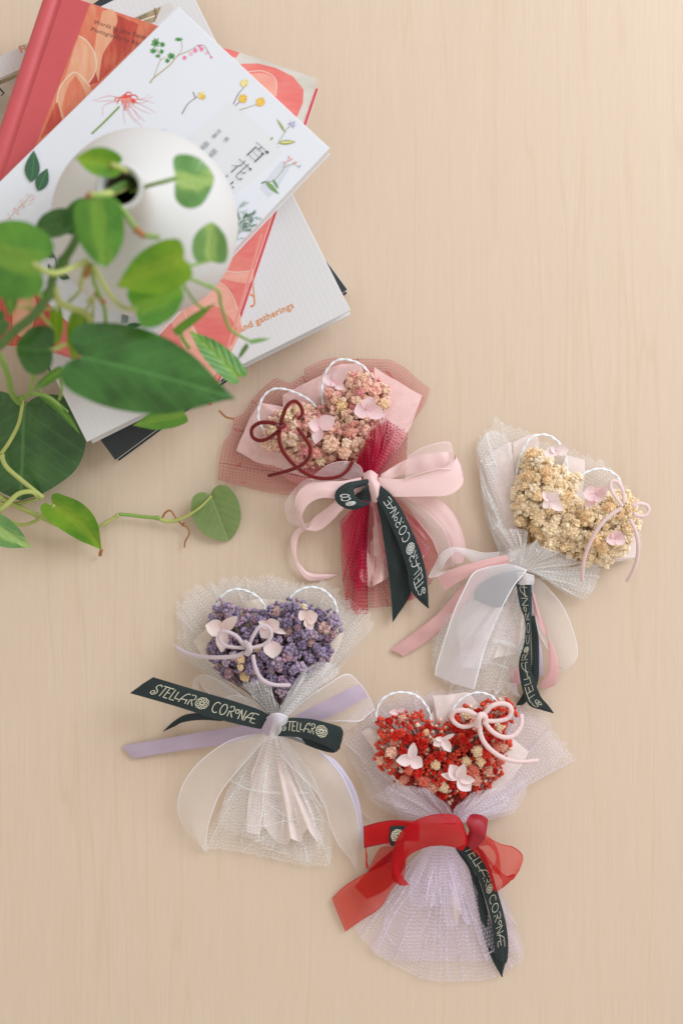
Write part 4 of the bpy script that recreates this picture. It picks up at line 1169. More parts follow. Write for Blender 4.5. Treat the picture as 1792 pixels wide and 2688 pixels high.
sm(MSG, [(770, 345, 208), (860, 312, 222), (960, 285, 230), (1042, 262, 232)], 0.0012, 0.0013)
sm(MSY, [(660, 185, 238), (720, 212, 228), (800, 250, 206)], 0.0018, 0.0013)
sm(MSG, [(1238, 745, 222), (1160, 768, 224), (1078, 790, 232)], 0.0010)
sm(MSG, [(1075, 835, 240), (1180, 880, 225), (1280, 925, 210), (1300, 1010, 195), (1340, 1130, 180), (1380, 1172, 176), (1465, 1218, 174)], 0.0011, 0.0010, knobs=(0.3,))
sm(MSG, [(1060, 850, 242), (1105, 930, 225), (1165, 1010, 200), (1210, 1030, 190)], 0.0009)
sm(MSY, [(100, 1018, 225), (200, 1032, 222), (300, 1030, 222), (385, 1008, 218)], 0.0009)
sm(MSY, [(175, 1020, 224), (170, 980, 222), (215, 930, 228)], 0.0008); sm(MSY, [(240, 1060, 222), (310, 1160, 210), (280, 1260, 200)], 0.0010)
sm(MSY, [(385, 1240, 205), (340, 1262, 210), (295, 1272, 214)], 0.0015, 0.0012); sm(MSY, [(510, 985, 224), (560, 960, 226)], 0.0009); sm(MSY, [(515, 1030, 216), (545, 970, 224), (548, 1100, 204)], 0.0009)
sm(MSG, [(175, 870, 256), (215, 920, 240), (250, 960, 234)], 0.00155)
sm(MSG, [(1060, 1170, 186), (1075, 1210, 178), (1110, 1260, 160)], 0.0014)
sm(MSG, [(-60, 120, 190), (10, 210, 170), (50, 310, 130), (68, 400, 90), (110, 460, 50), (150, 470, 32)], 0.0024, 0.0020, F=FB)
sm(MSG, [(185, 265, 196), (190, 330, 160), (178, 400, 110), (140, 440, 60)], 0.0013, 0.0014, F=FB)
sm(MSG, [(205, 290, 190), (225, 350, 150), (245, 405, 110)], 0.0008, F=FB)
sm(MSG, [(110, 440, 66), (200, 412, 72), (290, 432, 72), (400, 520, 66)], 0.0016, 0.0012, F=FB)
sm(MSG, [(350, 305, 160), (365, 380, 130), (350, 445, 100)], 0.0010, F=FB)
sm(MSY, [(135, 445, 46), (130, 500, 44), (110, 590, 42), (60, 690, 40), (8, 765, 38)], 0.0013, 0.0015, F=FB)
sm(MSY, [(8, 768, 38), (40, 840, 36), (130, 920, 32), (255, 1022, 26)], 0.0018, 0.0018, F=FB, knobs=(0.02,))
sm(MSY, [(-60, 980, 24), (80, 1060, 16), (230, 1130, 11), (330, 1178, 9), (470, 1226, 7)], 0.0020, 0.0016, F=FB, knobs=(0.55, 0.98))
sm(MSY, [(470, 1226, 7), (560, 1205, 7), (640, 1160, 7), (700, 1122, 7)], 0.0013, 0.0013, F=FB, knobs=(0.97,))
sm(MSG, [(700, 1120, 7), (760, 1124, 6), (850, 1135, 6), (935, 1142, 6)], 0.0014, 0.0014, F=FB, knobs=(0.97,))
sm(MSY, [(938, 1148, 6), (1000, 1162, 7), (1080, 1140, 10), (1170, 1085, 12), (1245, 1012, 11)], 0.0016, 0.0008, F=FB)
sm(MSY, [(-60, 1105, 20), (70, 1165, 16), (140, 1182, 16), (230, 1150, 18), (322, 1064, 26)], 0.0014, 0.0013, F=FB)
sm(MSY, [(-60, 1150, 34), (40, 1065, 34), (110, 1000, 33), (190, 988, 30), (235, 1022, 24)], 0.0021, 0.0018, F=FB)
sm(MSY, [(-60, 1050, 20), (60, 1060, 16), (140, 1050, 14), (220, 1030, 18)], 0.0015, F=FB)
sm(MSB, [(955, 1140, 6), (975, 1108, 8), (1005, 1100, 9), (1040, 1150, 8), (1075, 1182, 6), (1105, 1200, 6), (1113, 1235, 5), (1090, 1280, 4), (1085, 1315, 3)], 0.0008, 0.0006, F=FB, name='tendril')
sm(MSB, [(1290, 512, 90), (1330, 548, 60), (1372, 558, 40)], 0.0008, F=FB, name='tendril')
sm(MSB, [(1070, 1185, 6), (1085, 1172, 7)], 0.0009, F=FB, name='tendril')
sm(MSB, [(600, 1330, 8), (592, 1345, 6), (590, 1360, 4)], 0.0012, 0.0014, F=FB, name='tendril')

# ================================================================== BOUQUETS
M_WIRE = m_plain('white_coated_wire', (0.86, 0.90, 0.93), 0.35, 0.02, 100)
M_BLACKRIB = m_grosgrain('black_grosgrain', (0.016, 0.028, 0.028))
M_INKSIL = m_plain('silver_ink', (0.62, 0.64, 0.60), 0.4, 0.05, 200)
M_INKGOLD = m_plain('pale_gold_ink', (0.62, 0.59, 0.44), 0.4, 0.05, 200)
T_WHITE = m_tulle('white_tulle', (0.96, 0.95, 0.93), 0.0021, 0.034, gain=0.12, veil=0.17)
T_WHITE2 = m_tulle('white_tulle_dense', (0.97, 0.97, 0.97), 0.0019, 0.042, gain=0.15, veil=0.34)
T_LAV = m_tulle('lavender_tulle', (0.90, 0.84, 0.97), 0.0021, 0.036, gain=0.13, veil=0.13)
T_ROSE = m_tulle('rose_tulle', (0.64, 0.17, 0.18), 0.0021, 0.072, dots=60, gain=0.18, veil=0.16)
T_SKIRT = m_tulle('white_skirt_tulle', (0.96, 0.96, 0.95), 0.0023, 0.036, gain=0.10, veil=0.15)
T_SKIRTL = m_tulle('lavender_skirt_tulle', (0.86, 0.78, 0.96), 0.0023, 0.038, gain=0.10, veil=0.15)
T_RED = m_tulle('crimson_tulle', (0.56, 0.018, 0.07), 0.0019, 0.09, gain=0.30, veil=0.18)
PAP_PINK = m_paper('pink_tissue', (0.86, 0.59, 0.56), 0.90, 0.1)
PAP_BLUSH = m_paper('blush_tissue', (0.90, 0.78, 0.74), 0.86, 0.12)
PAP_CREAM = m_paper('cream_tissue', (0.86, 0.75, 0.64), 0.86, 0.12)
SAT_PINK = m_satin('pink_satin', (0.88, 0.62, 0.60)); SAT_ROSE = m_satin('rose_satin', (0.74, 0.43, 0.42)); SAT_LAV = m_satin('lavender_satin', (0.50, 0.40, 0.50))
SAT_RED = m_satin('red_satin', (0.36, 0.008, 0.022)); SAT_LILAC = m_satin('pale_lilac_satin', (0.66, 0.60, 0.74))
ORG_PINK = m_organza('pink_organza', (0.88, 0.70, 0.70), 0.34, (0.92, 0.72, 0.72)); ORG_WHITE = m_organza('white_organza', (0.90, 0.87, 0.90), 0.46, (0.95, 0.95, 0.97))
ORG_THIN = m_organza('sheer_white_organza', (0.90, 0.85, 0.84), 0.28, (0.92, 0.90, 0.94), 0.022)
ORG_RED = m_organza('red_organza', (0.50, 0.005, 0.009), 0.82, (0.40, 0.004, 0.008), 0.02); ORG_REDT = m_organza('sheer_red_organza', (0.62, 0.012, 0.010), 0.60, (0.45, 0.005, 0.009), 0.02)
ORG_REDTAIL = m_organza('faded_red_organza', (0.66, 0.035, 0.022), 0.62, (0.50, 0.008, 0.010), 0.02)
SU_RED = m_suede('dark_red_suede', (0.17, 0.016, 0.014)); SU_PINK = m_suede('pink_suede', (0.80, 0.60, 0.58)); SU_LILAC = m_suede('lilac_suede', (0.62, 0.51, 0.55))
PET = m_petal('hydrangea_pink', (0.88, 0.60, 0.62), (0.90, 0.72, 0.74)); PET2 = m_petal('hydrangea_blush', (0.88, 0.66, 0.62), (0.90, 0.79, 0.75))
PET3 = m_petal('hydrangea_pale', (0.88, 0.70, 0.70), (0.92, 0.83, 0.82))
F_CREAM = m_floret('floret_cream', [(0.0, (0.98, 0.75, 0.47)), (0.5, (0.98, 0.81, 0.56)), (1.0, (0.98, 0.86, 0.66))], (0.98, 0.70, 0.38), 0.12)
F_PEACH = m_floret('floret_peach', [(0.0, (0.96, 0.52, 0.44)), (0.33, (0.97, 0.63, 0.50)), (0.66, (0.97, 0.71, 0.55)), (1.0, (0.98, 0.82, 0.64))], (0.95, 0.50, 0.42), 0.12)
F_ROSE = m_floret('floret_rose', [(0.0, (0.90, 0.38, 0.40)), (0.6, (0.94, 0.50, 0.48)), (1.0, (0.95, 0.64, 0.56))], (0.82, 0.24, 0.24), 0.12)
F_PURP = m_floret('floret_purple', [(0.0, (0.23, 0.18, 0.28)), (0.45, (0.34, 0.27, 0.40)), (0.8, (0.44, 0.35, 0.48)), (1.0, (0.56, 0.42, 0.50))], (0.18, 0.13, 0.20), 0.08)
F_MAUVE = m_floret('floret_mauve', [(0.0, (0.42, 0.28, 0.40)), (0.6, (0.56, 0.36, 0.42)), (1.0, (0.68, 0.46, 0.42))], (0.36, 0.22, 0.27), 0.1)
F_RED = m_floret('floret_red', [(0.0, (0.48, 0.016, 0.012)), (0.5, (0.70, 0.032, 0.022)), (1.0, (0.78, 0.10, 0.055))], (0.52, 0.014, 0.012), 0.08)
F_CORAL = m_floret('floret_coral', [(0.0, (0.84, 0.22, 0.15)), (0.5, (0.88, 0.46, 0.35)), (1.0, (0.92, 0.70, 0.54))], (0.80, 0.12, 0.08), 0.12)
ST_TAN = m_plain('dry_stem_tan', (0.48, 0.27, 0.09), 0.7, 0.2, 200); ST_DARK = m_plain('dry_stem_dark', (0.09, 0.055, 0.05), 0.7, 0.2, 200)
ST_RED = m_plain('dry_stem_red', (0.34, 0.02, 0.015), 0.7, 0.2, 200); ST_ROSE = m_plain('dry_stem_rose', (0.52, 0.17, 0.11), 0.7, 0.2, 200)

def meshes(fn, mat, tag_, seeds, **k): return [proto_mesh(fn(s, **k), 'floret_' + tag_, mat) for s in seeds]
SM = 2.24
BG = 'mini dried flower bouquets'

# ---------------------------------------------------------------- pink bouquet
b = FP(950, 840, 0)
bq = thing('bouquet', 'mini bouquet of peach dried flowers in dotted red net with dark red cord bow', 'bouquet', b, BG)
F = FP
fan(F, 'tulle_wrap', bq, T_ROSE, [(940, 860, 12), (950, 800, 14)],
    [(560, 850, 3), (460, 895, 2), (250, 862, 2), (43, 806, 2), (60, 700, 2), (84, 575, 3), (118, 540, 3), (140, 478, 4), (135, 440, 4), (200, 420, 4), (250, 330, 4), (290, 285, 4), (395, 208, 5), (470, 240, 5), (560, 190, 6), (552, 152, 7), (640, 112, 6), (740, 84, 6), (840, 92, 5), (950, 92, 5), (1060, 97, 5), (1180, 178, 5), (1296, 270, 4), (1270, 360, 4), (1205, 440, 5), (1150, 540, 8)],
    nu=260, nv=26, ruf=3, freq=9, folds=((0.24, 0.006), (0.33, 0.007), (0.41, 0.006), (0.55, 0.010), (0.7, 0.006)), seed=1, wob=0.0015, gat0=0.25, smooth=False)
fan(F, 'tissue_wrap', bq, PAP_PINK, [(930, 850, 12), (950, 800, 13)], [(545, 842, 5), (300, 715, 6), (160, 637, 6), (180, 570, 8), (285, 345, 10), (360, 366, 9), (440, 385, 9), (560, 470, 10)], smooth=False, zb=2, seed=2, wob=0.0016, ruf=2, freq=3, vpow=0.8)
fan(F, 'tissue_wrap', bq, PAP_PINK, [(920, 830, 13), (950, 800, 14)], [(520, 480, 7), (430, 380, 8), (424, 312, 8), (540, 245, 9), (662, 190, 9), (690, 150, 9), (770, 122, 8), (880, 122, 8), (960, 300, 9), (960, 420, 9)], smooth=False, zb=2, seed=3, wob=0.0015, ruf=2, freq=4)
fan(F, 'tissue_wrap', bq, PAP_PINK, [(950, 820, 15), (970, 800, 15)], [(900, 400, 12), (958, 210, 12), (972, 148, 12), (1100, 215, 11), (1247, 315, 9), (1200, 440, 9), (1140, 580, 12)], smooth=False, zb=3, seed=4, wob=0.0017, ruf=2, freq=3)
twisted_wire(F, bq, M_WIRE, [(322, 520, 14), (290, 455, 15), (290, 385, 16), (318, 315, 16), (370, 274, 16), (440, 272, 16), (520, 300, 16), (590, 340, 16), (645, 400, 15)])
twisted_wire(F, bq, M_WIRE, [(676, 400, 15), (662, 320, 16), (664, 240, 16), (690, 160, 17), (740, 108, 17), (800, 98, 17), (870, 118, 17), (915, 150, 17), (948, 205, 16)])
heart = [(312, 600), (340, 500), (375, 420), (440, 390), (520, 360), (600, 375), (665, 400), (690, 350), (690, 280), (760, 270), (800, 190), (870, 168), (930, 180), (1000, 230), (1045, 260), (1042, 370), (990, 440), (950, 520), (930, 610), (865, 690), (760, 700), (650, 718), (520, 710), (440, 640), (370, 622)]
fan(F, 'crimson_net', bq, T_RED, [(900, 800, 16), (960, 790, 16)], [(520, 770, 12), (600, 700, 14), (700, 690, 16), (860, 660, 18)], seed=6, ruf=3, gat0=0.5, nu=100)
KP = meshes(petal_ball, F_PEACH, 'peach', range(4)); KP2 = meshes(fine_ball, F_PEACH, 'peach_fine', range(5, 8)); KR = meshes(petal_ball, F_ROSE, 'rose', range(8, 11), n=110); KC = meshes(petal_ball, F_CREAM, 'cream', range(11, 13))
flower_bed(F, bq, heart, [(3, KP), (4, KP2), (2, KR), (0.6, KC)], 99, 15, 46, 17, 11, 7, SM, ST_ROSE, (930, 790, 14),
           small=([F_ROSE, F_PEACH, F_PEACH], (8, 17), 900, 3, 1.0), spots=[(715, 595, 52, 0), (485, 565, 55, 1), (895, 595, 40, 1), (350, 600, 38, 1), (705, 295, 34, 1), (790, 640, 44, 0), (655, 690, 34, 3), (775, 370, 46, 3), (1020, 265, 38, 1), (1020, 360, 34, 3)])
blossom(F, bq, SM, PET, 738, 235, 36, [(664, 200, 66, 0.3), (800, 150, 72, 0.5), (790, 275, 50, 0.1), (715, 262, 20, 0.9)], 1)
blossom(F, bq, SM, PET, 920, 392, 37, [(846, 410, 92, 0.2), (955, 318, 88, 0.25), (1036, 430, 84, 0.1), (930, 350, 20, 0.9)], 2)
blossom(F, bq, SM, PET, 648, 492, 38, [(580, 470, 78, 0.35), (740, 440, 92, 0.2), (620, 595, 66, -0.1)], 3)
fan(F, 'crimson_net', bq, T_RED, [(905, 800, 21), (975, 800, 21)], [(868, 690, 26), (900, 620, 30), (935, 530, 31), (1040, 448, 28), (1100, 490, 25), (1158, 540, 20), (1150, 640, 18), (1158, 722, 15)], nu=170, nv=24, ruf=6, freq=13, seed=9, jag=0.10, gat0=0.75, folds=((0.2, 0.03), (0.35, 0.03), (0.5, 0.03)), smooth=False)
fan(F, 'crimson_net', bq, T_RED, [(905, 790, 22), (960, 800, 22)], [(870, 690, 28), (930, 560, 32), (1020, 470, 31), (1090, 520, 26)], nu=150, nv=24, ruf=5, freq=11, seed=19, jag=0.14, gat0=0.8, folds=((0.3, 0.03), (0.6, 0.03)))
# cord bow
cord(F, 'cord_bow', bq, SU_RED, [(418, 500, 42), (428, 440, 45), (455, 372, 47), (497, 343, 46), (533, 368, 44), (546, 415, 42), (520, 452, 41)], 0.00130)
cord(F, 'cord_bow', bq, SU_RED, [(412, 485, 43), (350, 468, 42), (290, 472, 40), (250, 505, 38), (252, 550, 37), (290, 574, 38), (345, 562, 40), (405, 520, 43)], 0.00130)
cord(F, 'cord_tail', bq, SU_RED, [(415, 500, 43), (408, 560, 42), (428, 630, 40), (475, 695, 38), (530, 745, 36), (600, 785, 34), (680, 798, 32), (760, 785, 31), (812, 748, 30), (840, 700, 30)], 0.00130)
cord(F, 'cord_tail', bq, SU_RED, [(520, 505, 36), (560, 560, 42), (592, 620, 43), (580, 680, 41), (530, 725, 38), (450, 755, 34), (345, 782, 28)], 0.00130)
cord(F, 'cord_knot', bq, SU_RED, [(392, 478, 42), (410, 500, 47), (440, 490, 45), (435, 470, 43)], 0.00140)
# skirt below the knot
fan(F, 'tulle_skirt', bq, T_ROSE, [(900, 880, 12), (1010, 880, 12)], [(790, 1590, 2), (880, 1575, 2), (960, 1560, 2), (1100, 1540, 2), (1220, 1500, 2), (1300, 1420, 3), (1352, 1290, 5), (1300, 1120, 8)], nu=170, ruf=5, freq=6, seed=12, gat0=0.35, smooth=False, folds=((0.3, 0.02), (0.6, 0.02), (0.85, 0.02)), creases=10)
fan(F, 'tissue_tail', bq, PAP_PINK, [(930, 900, 12), (1020, 890, 13)], [(838, 1180, 8), (860, 1310, 5), (905, 1405, 5), (950, 1438, 5), (1035, 1400, 6), (1090, 1330, 6), (1230, 1300, 7), (1290, 1200, 8), (1230, 1060, 9)], ruf=9, freq=5, seed=13, wob=0.002, smooth=False, folds=((0.35, 0.03), (0.6, 0.03)))
fan(F, 'tulle_skirt', bq, T_ROSE, [(960, 890, 18), (1050, 880, 18)], [(1010, 1290, 12), (1130, 1420, 8), (1290, 1330, 8), (1353, 1240, 9), (1280, 1080, 12), (1180, 960, 14)], nu=140, ruf=3, freq=6, seed=14, gat0=0.3, creases=10)
fan(F, 'crimson_tail', bq, T_RED, [(880, 930, 18), (940, 930, 18)], [(764, 1050, 16), (770, 1250, 10), (795, 1510, 4), (860, 1590, 3), (932, 1592, 3), (912, 1400, 6), (900, 1200, 12)], nu=120, ruf=5, freq=6, seed=15, gat0=0.55, smooth=False, folds=((0.35, 0.05), (0.7, 0.05)))
fan(F, 'crimson_tail', bq, T_RED, [(900, 900, 19), (950, 900, 19)], [(770, 1080, 15), (830, 1400, 9), (905, 1420, 9), (925, 1100, 17)], nu=110, ruf=6, freq=6, seed=16, gat0=0.65, folds=((0.5, 0.05),))
Ribbon(F, [(905, 960, 960, 960, 14), (905, 1100, 970, 1100, 10), (910, 1240, 965, 1235, 7)]).build('crimson_tail', T_RED, bq)
# pink ribbon bow
Ribbon(F, [(985, 830, 1010, 770, 24), (1130, 780, 1150, 688, 24), (1290, 762, 1290, 650, 24), (1415, 745, 1405, 640, 22)], wave=1).build('satin_ribbon_loop', SAT_PINK, bq)
Ribbon(F, [(990, 790, 1020, 900, 26), (1120, 800, 1110, 905, 28), (1250, 775, 1270, 903, 30), (1370, 735, 1400, 896, 30), (1440, 690, 1472, 850, 28), (1440, 660, 1488, 800, 26), (1405, 640, 1470, 760, 22)]).build('satin_ribbon_loop', SAT_PINK, bq)
Ribbon(F, [(1160, 670, 1150, 800, 30), (1240, 620, 1240, 770, 32), (1330, 590, 1345, 742, 33), (1410, 584, 1405, 742, 32), (1430, 640, 1440, 735, 28)]).build('organza_ribbon_loop', ORG_PINK, bq)
Ribbon(F, [(1010, 880, 1030, 900, 22), (1110, 892, 1090, 905, 22), (1250, 892, 1180, 935, 20), (1350, 920, 1260, 985, 16), (1430, 1000, 1340, 1060, 13), (1485, 1110, 1395, 1150, 10), (1505, 1215, 1420, 1250, 7), (1490, 1290, 1440, 1300, 5)]).build('satin_ribbon_tail', SAT_PINK, bq)
Ribbon(F, [(1030, 870, 1040, 885, 23), (1130, 895, 1110, 915, 22), (1230, 955, 1180, 985, 20), (1320, 1030, 1240, 1070, 17), (1390, 1120, 1310, 1160, 14), (1420, 1220, 1345, 1250, 12), (1440, 1310, 1365, 1330, 9)]).build('organza_ribbon_tail', ORG_PINK, bq)
Ribbon(F, [(905, 770, 870, 810, 24), (880, 720, 820, 800, 27), (800, 695, 760, 790, 29), (700, 715, 690, 800, 29), (620, 775, 650, 810, 28)]).build('organza_ribbon_loop', ORG_PINK, bq)
Ribbon(F, [(890, 790, 905, 850, 27), (780, 812, 800, 905, 30), (700, 812, 740, 915, 31), (610, 815, 670, 912, 31), (545, 850, 612, 928, 30), (508, 905, 568, 965, 28), (508, 975, 546, 1020, 25), (540, 1060, 560, 1075, 20), (575, 1102, 580, 1090, 16), (650, 1100, 610, 1030, 15), (730, 1035, 690, 970, 17), (800, 960, 770, 910, 19), (880, 910, 860, 880, 20)]).build('satin_ribbon_loop', SAT_PINK, bq)
Ribbon(F, [(640, 792, 620, 812, 29), (560, 808, 570, 840, 30), (500, 860, 525, 890, 28), (452, 930, 505, 960, 25), (447, 1000, 512, 1000, 20), (475, 1058, 540, 1055, 16), (560, 1085, 570, 1060, 15), (640, 1060, 620, 1030, 14), (720, 1000, 720, 960, 14), (800, 960, 790, 930, 15)]).build('organza_ribbon_loop', ORG_PINK, bq)
Ribbon(F, [(800, 960, 780, 990, 14), (700, 1040, 690, 1025, 12), (580, 1075, 620, 1100, 10), (520, 1090, 555, 1108, 8), (478, 1150, 518, 1160, 7), (486, 1240, 512, 1262, 7), (520, 1330, 545, 1318, 6), (580, 1397, 590, 1352, 4), (680, 1390, 680, 1360, 3), (760, 1362, 755, 1360, 2)]).build('organza_ribbon_tail', SAT_PINK, bq)
Ribbon(F, [(900, 770, 990, 775, 24), (905, 800, 985, 800, 28), (930, 850, 1000, 830, 30), (945, 890, 1000, 870, 28), (950, 922, 995, 915, 24)], ns=9, crown=0.003).build('ribbon_knot', SAT_PINK, bq)
# printed ribbon
Ribbon(F, [(970, 900, 1020, 880, 26), (1000, 1030, 1062, 1010, 24), (1025, 1180, 1110, 1160, 20), (1050, 1350, 1160, 1300, 15), (1066, 1500, 1182, 1420, 10), (1075, 1645, 1182, 1480, 6)], wave=0.6).build('printed_ribbon_tail', M_BLACKRIB, bq)
r = Ribbon(F, [(972, 905, 1000, 835, 29), (1010, 960, 1075, 900, 29), (1062, 1070, 1140, 1000, 27), (1118, 1200, 1196, 1120, 24), (1160, 1330, 1245, 1240, 20), (1180, 1450, 1272, 1360, 16), (1225, 1510, 1282, 1470, 13), (1284, 1562, 1285, 1552, 10)], n=140)
r.build('printed_ribbon_tail', M_BLACKRIB, bq); ribbon_text(r, 'STELlAR*CORoNae', r.len * 0.875, -1, bq, M_INKSIL, size=0.50, thick=0.040, center=0.52, span=0.80, spacing=0.12)
r2 = Ribbon(F, [(905, 870, 945, 820, 30), (870, 880, 950, 840, 30), (855, 900, 945, 900, 27), (880, 925, 950, 930, 26)]); r2.build('printed_ribbon_loop', M_BLACKRIB, bq)
r2 = Ribbon(F, [(930, 800, 948, 830, 30), (880, 808, 880, 850, 33), (800, 825, 850, 860, 35), (742, 872, 852, 885, 36), (742, 930, 860, 905, 36), (790, 970, 885, 925, 35), (860, 980, 915, 938, 34), (930, 950, 945, 925, 31)], n=110)
r2.build('printed_ribbon_loop', M_BLACKRIB, bq)
ribbon_text(r2, 'RA*CO'[2:], r2.len * 0.72, -1, bq, M_INKSIL, size=0.42, thick=0.07, center=0.5, hs=1.0, spacing=0.05)

# ---------------------------------------------------------------- cream bouquet
b = FC(800, 880, 0); SC = 2.0907
bq = thing('bouquet', 'mini bouquet of cream yellow dried flowers in white net with pale pink cord bow', 'bouquet', b, BG)
F = FC
fan(F, 'tulle_wrap', bq, T_WHITE, [(740, 850, 12), (850, 860, 12)], [(650, 780, 4), (600, 660, 5), (560, 520, 5), (532, 320, 5), (525, 180, 5), (600, 85, 6), (636, 46, 6), (720, 85, 6), (860, 140, 6), (960, 200, 5), (1080, 235, 5), (1200, 265, 5), (1290, 350, 4), (1340, 440, 4), (1400, 560, 4), (1426, 690, 4), (1388, 800, 5), (1200, 860, 6), (1100, 1000, 6)],
    nu=300, nv=28, ruf=2.4, freq=8, jag=0.06, seed=21, gat0=0.35, folds=((0.10, 0.01), (0.2, 0.012), (0.27, 0.008), (0.34, 0.01), (0.5, 0.01), (0.63, 0.008), (0.72, 0.012), (0.86, 0.01)))
fan(F, 'tulle_wrap', bq, T_WHITE2, [(740, 850, 12), (790, 850, 12)], [(640, 770, 6), (575, 560, 7), (540, 300, 8), (530, 190, 8), (610, 110, 8), (700, 170, 8), (708, 400, 8), (700, 560, 10)], nu=170, nv=24, ruf=3.6, freq=4, jag=0.02, seed=22, gat0=0.3, folds=((0.3, 0.03), (0.55, 0.03)), creases=20)
fan(F, 'tissue_wrap', bq, PAP_BLUSH, [(760, 860, 12), (800, 850, 12)], [(650, 720, 6), (600, 520, 6), (568, 255, 8), (640, 205, 9), (712, 165, 9), (712, 400, 8), (712, 600, 9)], smooth=False, zb=2, seed=23, wob=0.001, ruf=1.2, freq=2)
fan(F, 'tissue_wrap', bq, PAP_BLUSH, [(770, 850, 12), (820, 850, 12)], [(700, 600, 7), (712, 300, 9), (720, 170, 9), (850, 120, 9), (862, 160, 9), (880, 300, 8), (1000, 380, 8)], smooth=False, zb=2, seed=24, wob=0.001, ruf=2, freq=2)
fan(F, 'tissue_wrap', bq, PAP_BLUSH, [(790, 850, 12), (850, 860, 12)], [(960, 400, 8), (1008, 240, 9), (1116, 264, 9), (1104, 440, 8), (1300, 560, 8), (1400, 700, 6), (1392, 800, 5), (1180, 850, 7)], smooth=False, zb=2, seed=25, wob=0.001, ruf=2, freq=3)
twisted_wire(F, bq, M_WIRE, [(740, 420, 12), (744, 330, 14), (770, 230, 15), (812, 155, 16), (870, 128, 16), (930, 138, 16), (980, 180, 16), (1008, 240, 16), (1020, 320, 15)])
twisted_wire(F, bq, M_WIRE, [(1030, 430, 15), (1080, 370, 16), (1130, 332, 16), (1200, 315, 16), (1260, 332, 16), (1300, 365, 16), (1316, 405, 15)])
heart = [(722, 520), (735, 430), (760, 340), (780, 250), (820, 210), (870, 225), (920, 265), (980, 310), (1020, 345), (1085, 365), (1065, 420), (1050, 470), (1110, 500), (1180, 490), (1250, 450), (1340, 450), (1395, 500), (1415, 590), (1370, 680), (1320, 770), (1240, 835), (1130, 815), (1040, 785), (940, 760), (870, 745), (830, 660), (760, 625)]
KC = meshes(petal_ball, F_CREAM, 'cream', range(20, 25)); KC2 = meshes(fine_ball, F_CREAM, 'cream_fine', range(25, 28)); KB = meshes(bud_cluster, F_CREAM, 'cream_bud', range(28, 30), n=9)
flower_bed(F, bq, heart, [(5, KC), (3, KC2), (1, KB)], 99, 15, 44, 17, 12, 3, SC, ST_TAN, (800, 840, 14), small=([F_CREAM], (9, 20), 1000, 3, 1.0),
           spots=[(930, 720, 55, 0), (925, 640, 52, 0), (1125, 585, 52, 1), (860, 580, 50, 0), (1010, 640, 46, 1), (1360, 520, 50, 0), (820, 300, 40, 0), (900, 330, 40, 0), (1060, 375, 28, 2), (765, 605, 36, 1), (1165, 700, 44, 0)])
blossom(F, bq, SC, PET3, 958, 212, 38, [(888, 240, 56, 0.2), (925, 196, 44, 0.5), (1030, 212, 60, 0.2), (960, 245, 30, 0.2)], 4)
blossom(F, bq, SC, PET3, 928, 488, 38, [(880, 440, 46, 0.3), (965, 440, 60, 0.4), (995, 545, 60, 0.1), (885, 530, 50, 0.0)], 5)
blossom(F, bq, SC, PET, 1178, 450, 38, [(1102, 450, 84, 0.2), (1225, 480, 84, 0.2), (1245, 415, 60, 0.2), (1120, 530, 60, -0.2)], 6)
blossom(F, bq, SC, PET, 1285, 695, 38, [(1228, 712, 62, 0.2), (1338, 715, 66, 0.2), (1270, 650, 44, 0.6), (1310, 655, 50, 0.4)], 7)
cord(F, 'cord_bow', bq, SU_PINK, [(1322, 520, 44), (1285, 470, 46), (1258, 420, 46), (1262, 385, 46), (1295, 388, 46), (1322, 430, 46), (1332, 500, 44)], 0.00122)
cord(F, 'cord_bow', bq, SU_PINK, [(1380, 520, 43), (1410, 505, 43), (1450, 512, 41), (1468, 540, 40), (1445, 572, 40), (1405, 572, 41), (1385, 560, 42)], 0.00122)
cord(F, 'cord_tail', bq, SU_PINK, [(1318, 530, 44), (1250, 575, 43), (1190, 640, 41), (1145, 720, 37), (1115, 800, 32), (1105, 860, 28), (1100, 930, 22)], 0.00130)
cord(F, 'cord_tail', bq, SU_PINK, [(1362, 590, 40), (1392, 650, 38), (1408, 730, 34), (1402, 810, 28), (1378, 880, 22), (1348, 932, 17)], 0.00130)
# skirt
fan(F, 'tulle_skirt', bq, T_SKIRT, [(740, 880, 13), (830, 900, 13)], [(400, 960, 6), (300, 1130, 4), (280, 1330, 3), (310, 1460, 2), (440, 1540, 2), (600, 1560, 2), (690, 1500, 3), (740, 1400, 4), (785, 1280, 5), (795, 1130, 7), (770, 1020, 10)], nu=220, ruf=2.4, freq=7, seed=31, jag=0.05, gat0=0.25, folds=((0.25, 0.01), (0.42, 0.012), (0.6, 0.01), (0.75, 0.012), (0.88, 0.01)), creases=14)
fan(F, 'tulle_skirt', bq, T_SKIRT, [(740, 880, 15), (820, 900, 15)], [(330, 1130, 8), (290, 1350, 5), (380, 1500, 4), (560, 1530, 4), (690, 1540, 4), (730, 1430, 6), (790, 1270, 7), (785, 1080, 10)], nu=200, ruf=2.4, freq=5, seed=32, jag=0.06, gat0=0.3, folds=((0.3, 0.02), (0.55, 0.015), (0.7, 0.02)), creases=14)
for pts in ([(600, 1265, 8), (680, 1275, 9), (755, 1300, 8), (760, 1330, 7)], [(520, 1395, 6), (600, 1380, 7), (700, 1415, 6)], [(560, 1200, 8), (680, 1190, 9), (790, 1200, 8)]):
    wds = 18 if pts[0][1] == 1265 else 6
    Ribbon(F, [(x, y - wds, x, y + wds, z) for x, y, z in pts], wave=0.4).build('tulle_fold', T_WHITE2, bq)
fan(F, 'tissue_tail', bq, PAP_BLUSH, [(760, 900, 13), (810, 905, 13)], [(420, 1180, 5), (440, 1400, 4), (560, 1420, 4), (620, 1350, 5), (740, 1330, 6), (790, 1180, 8)], ruf=5, freq=4, seed=33, smooth=False)
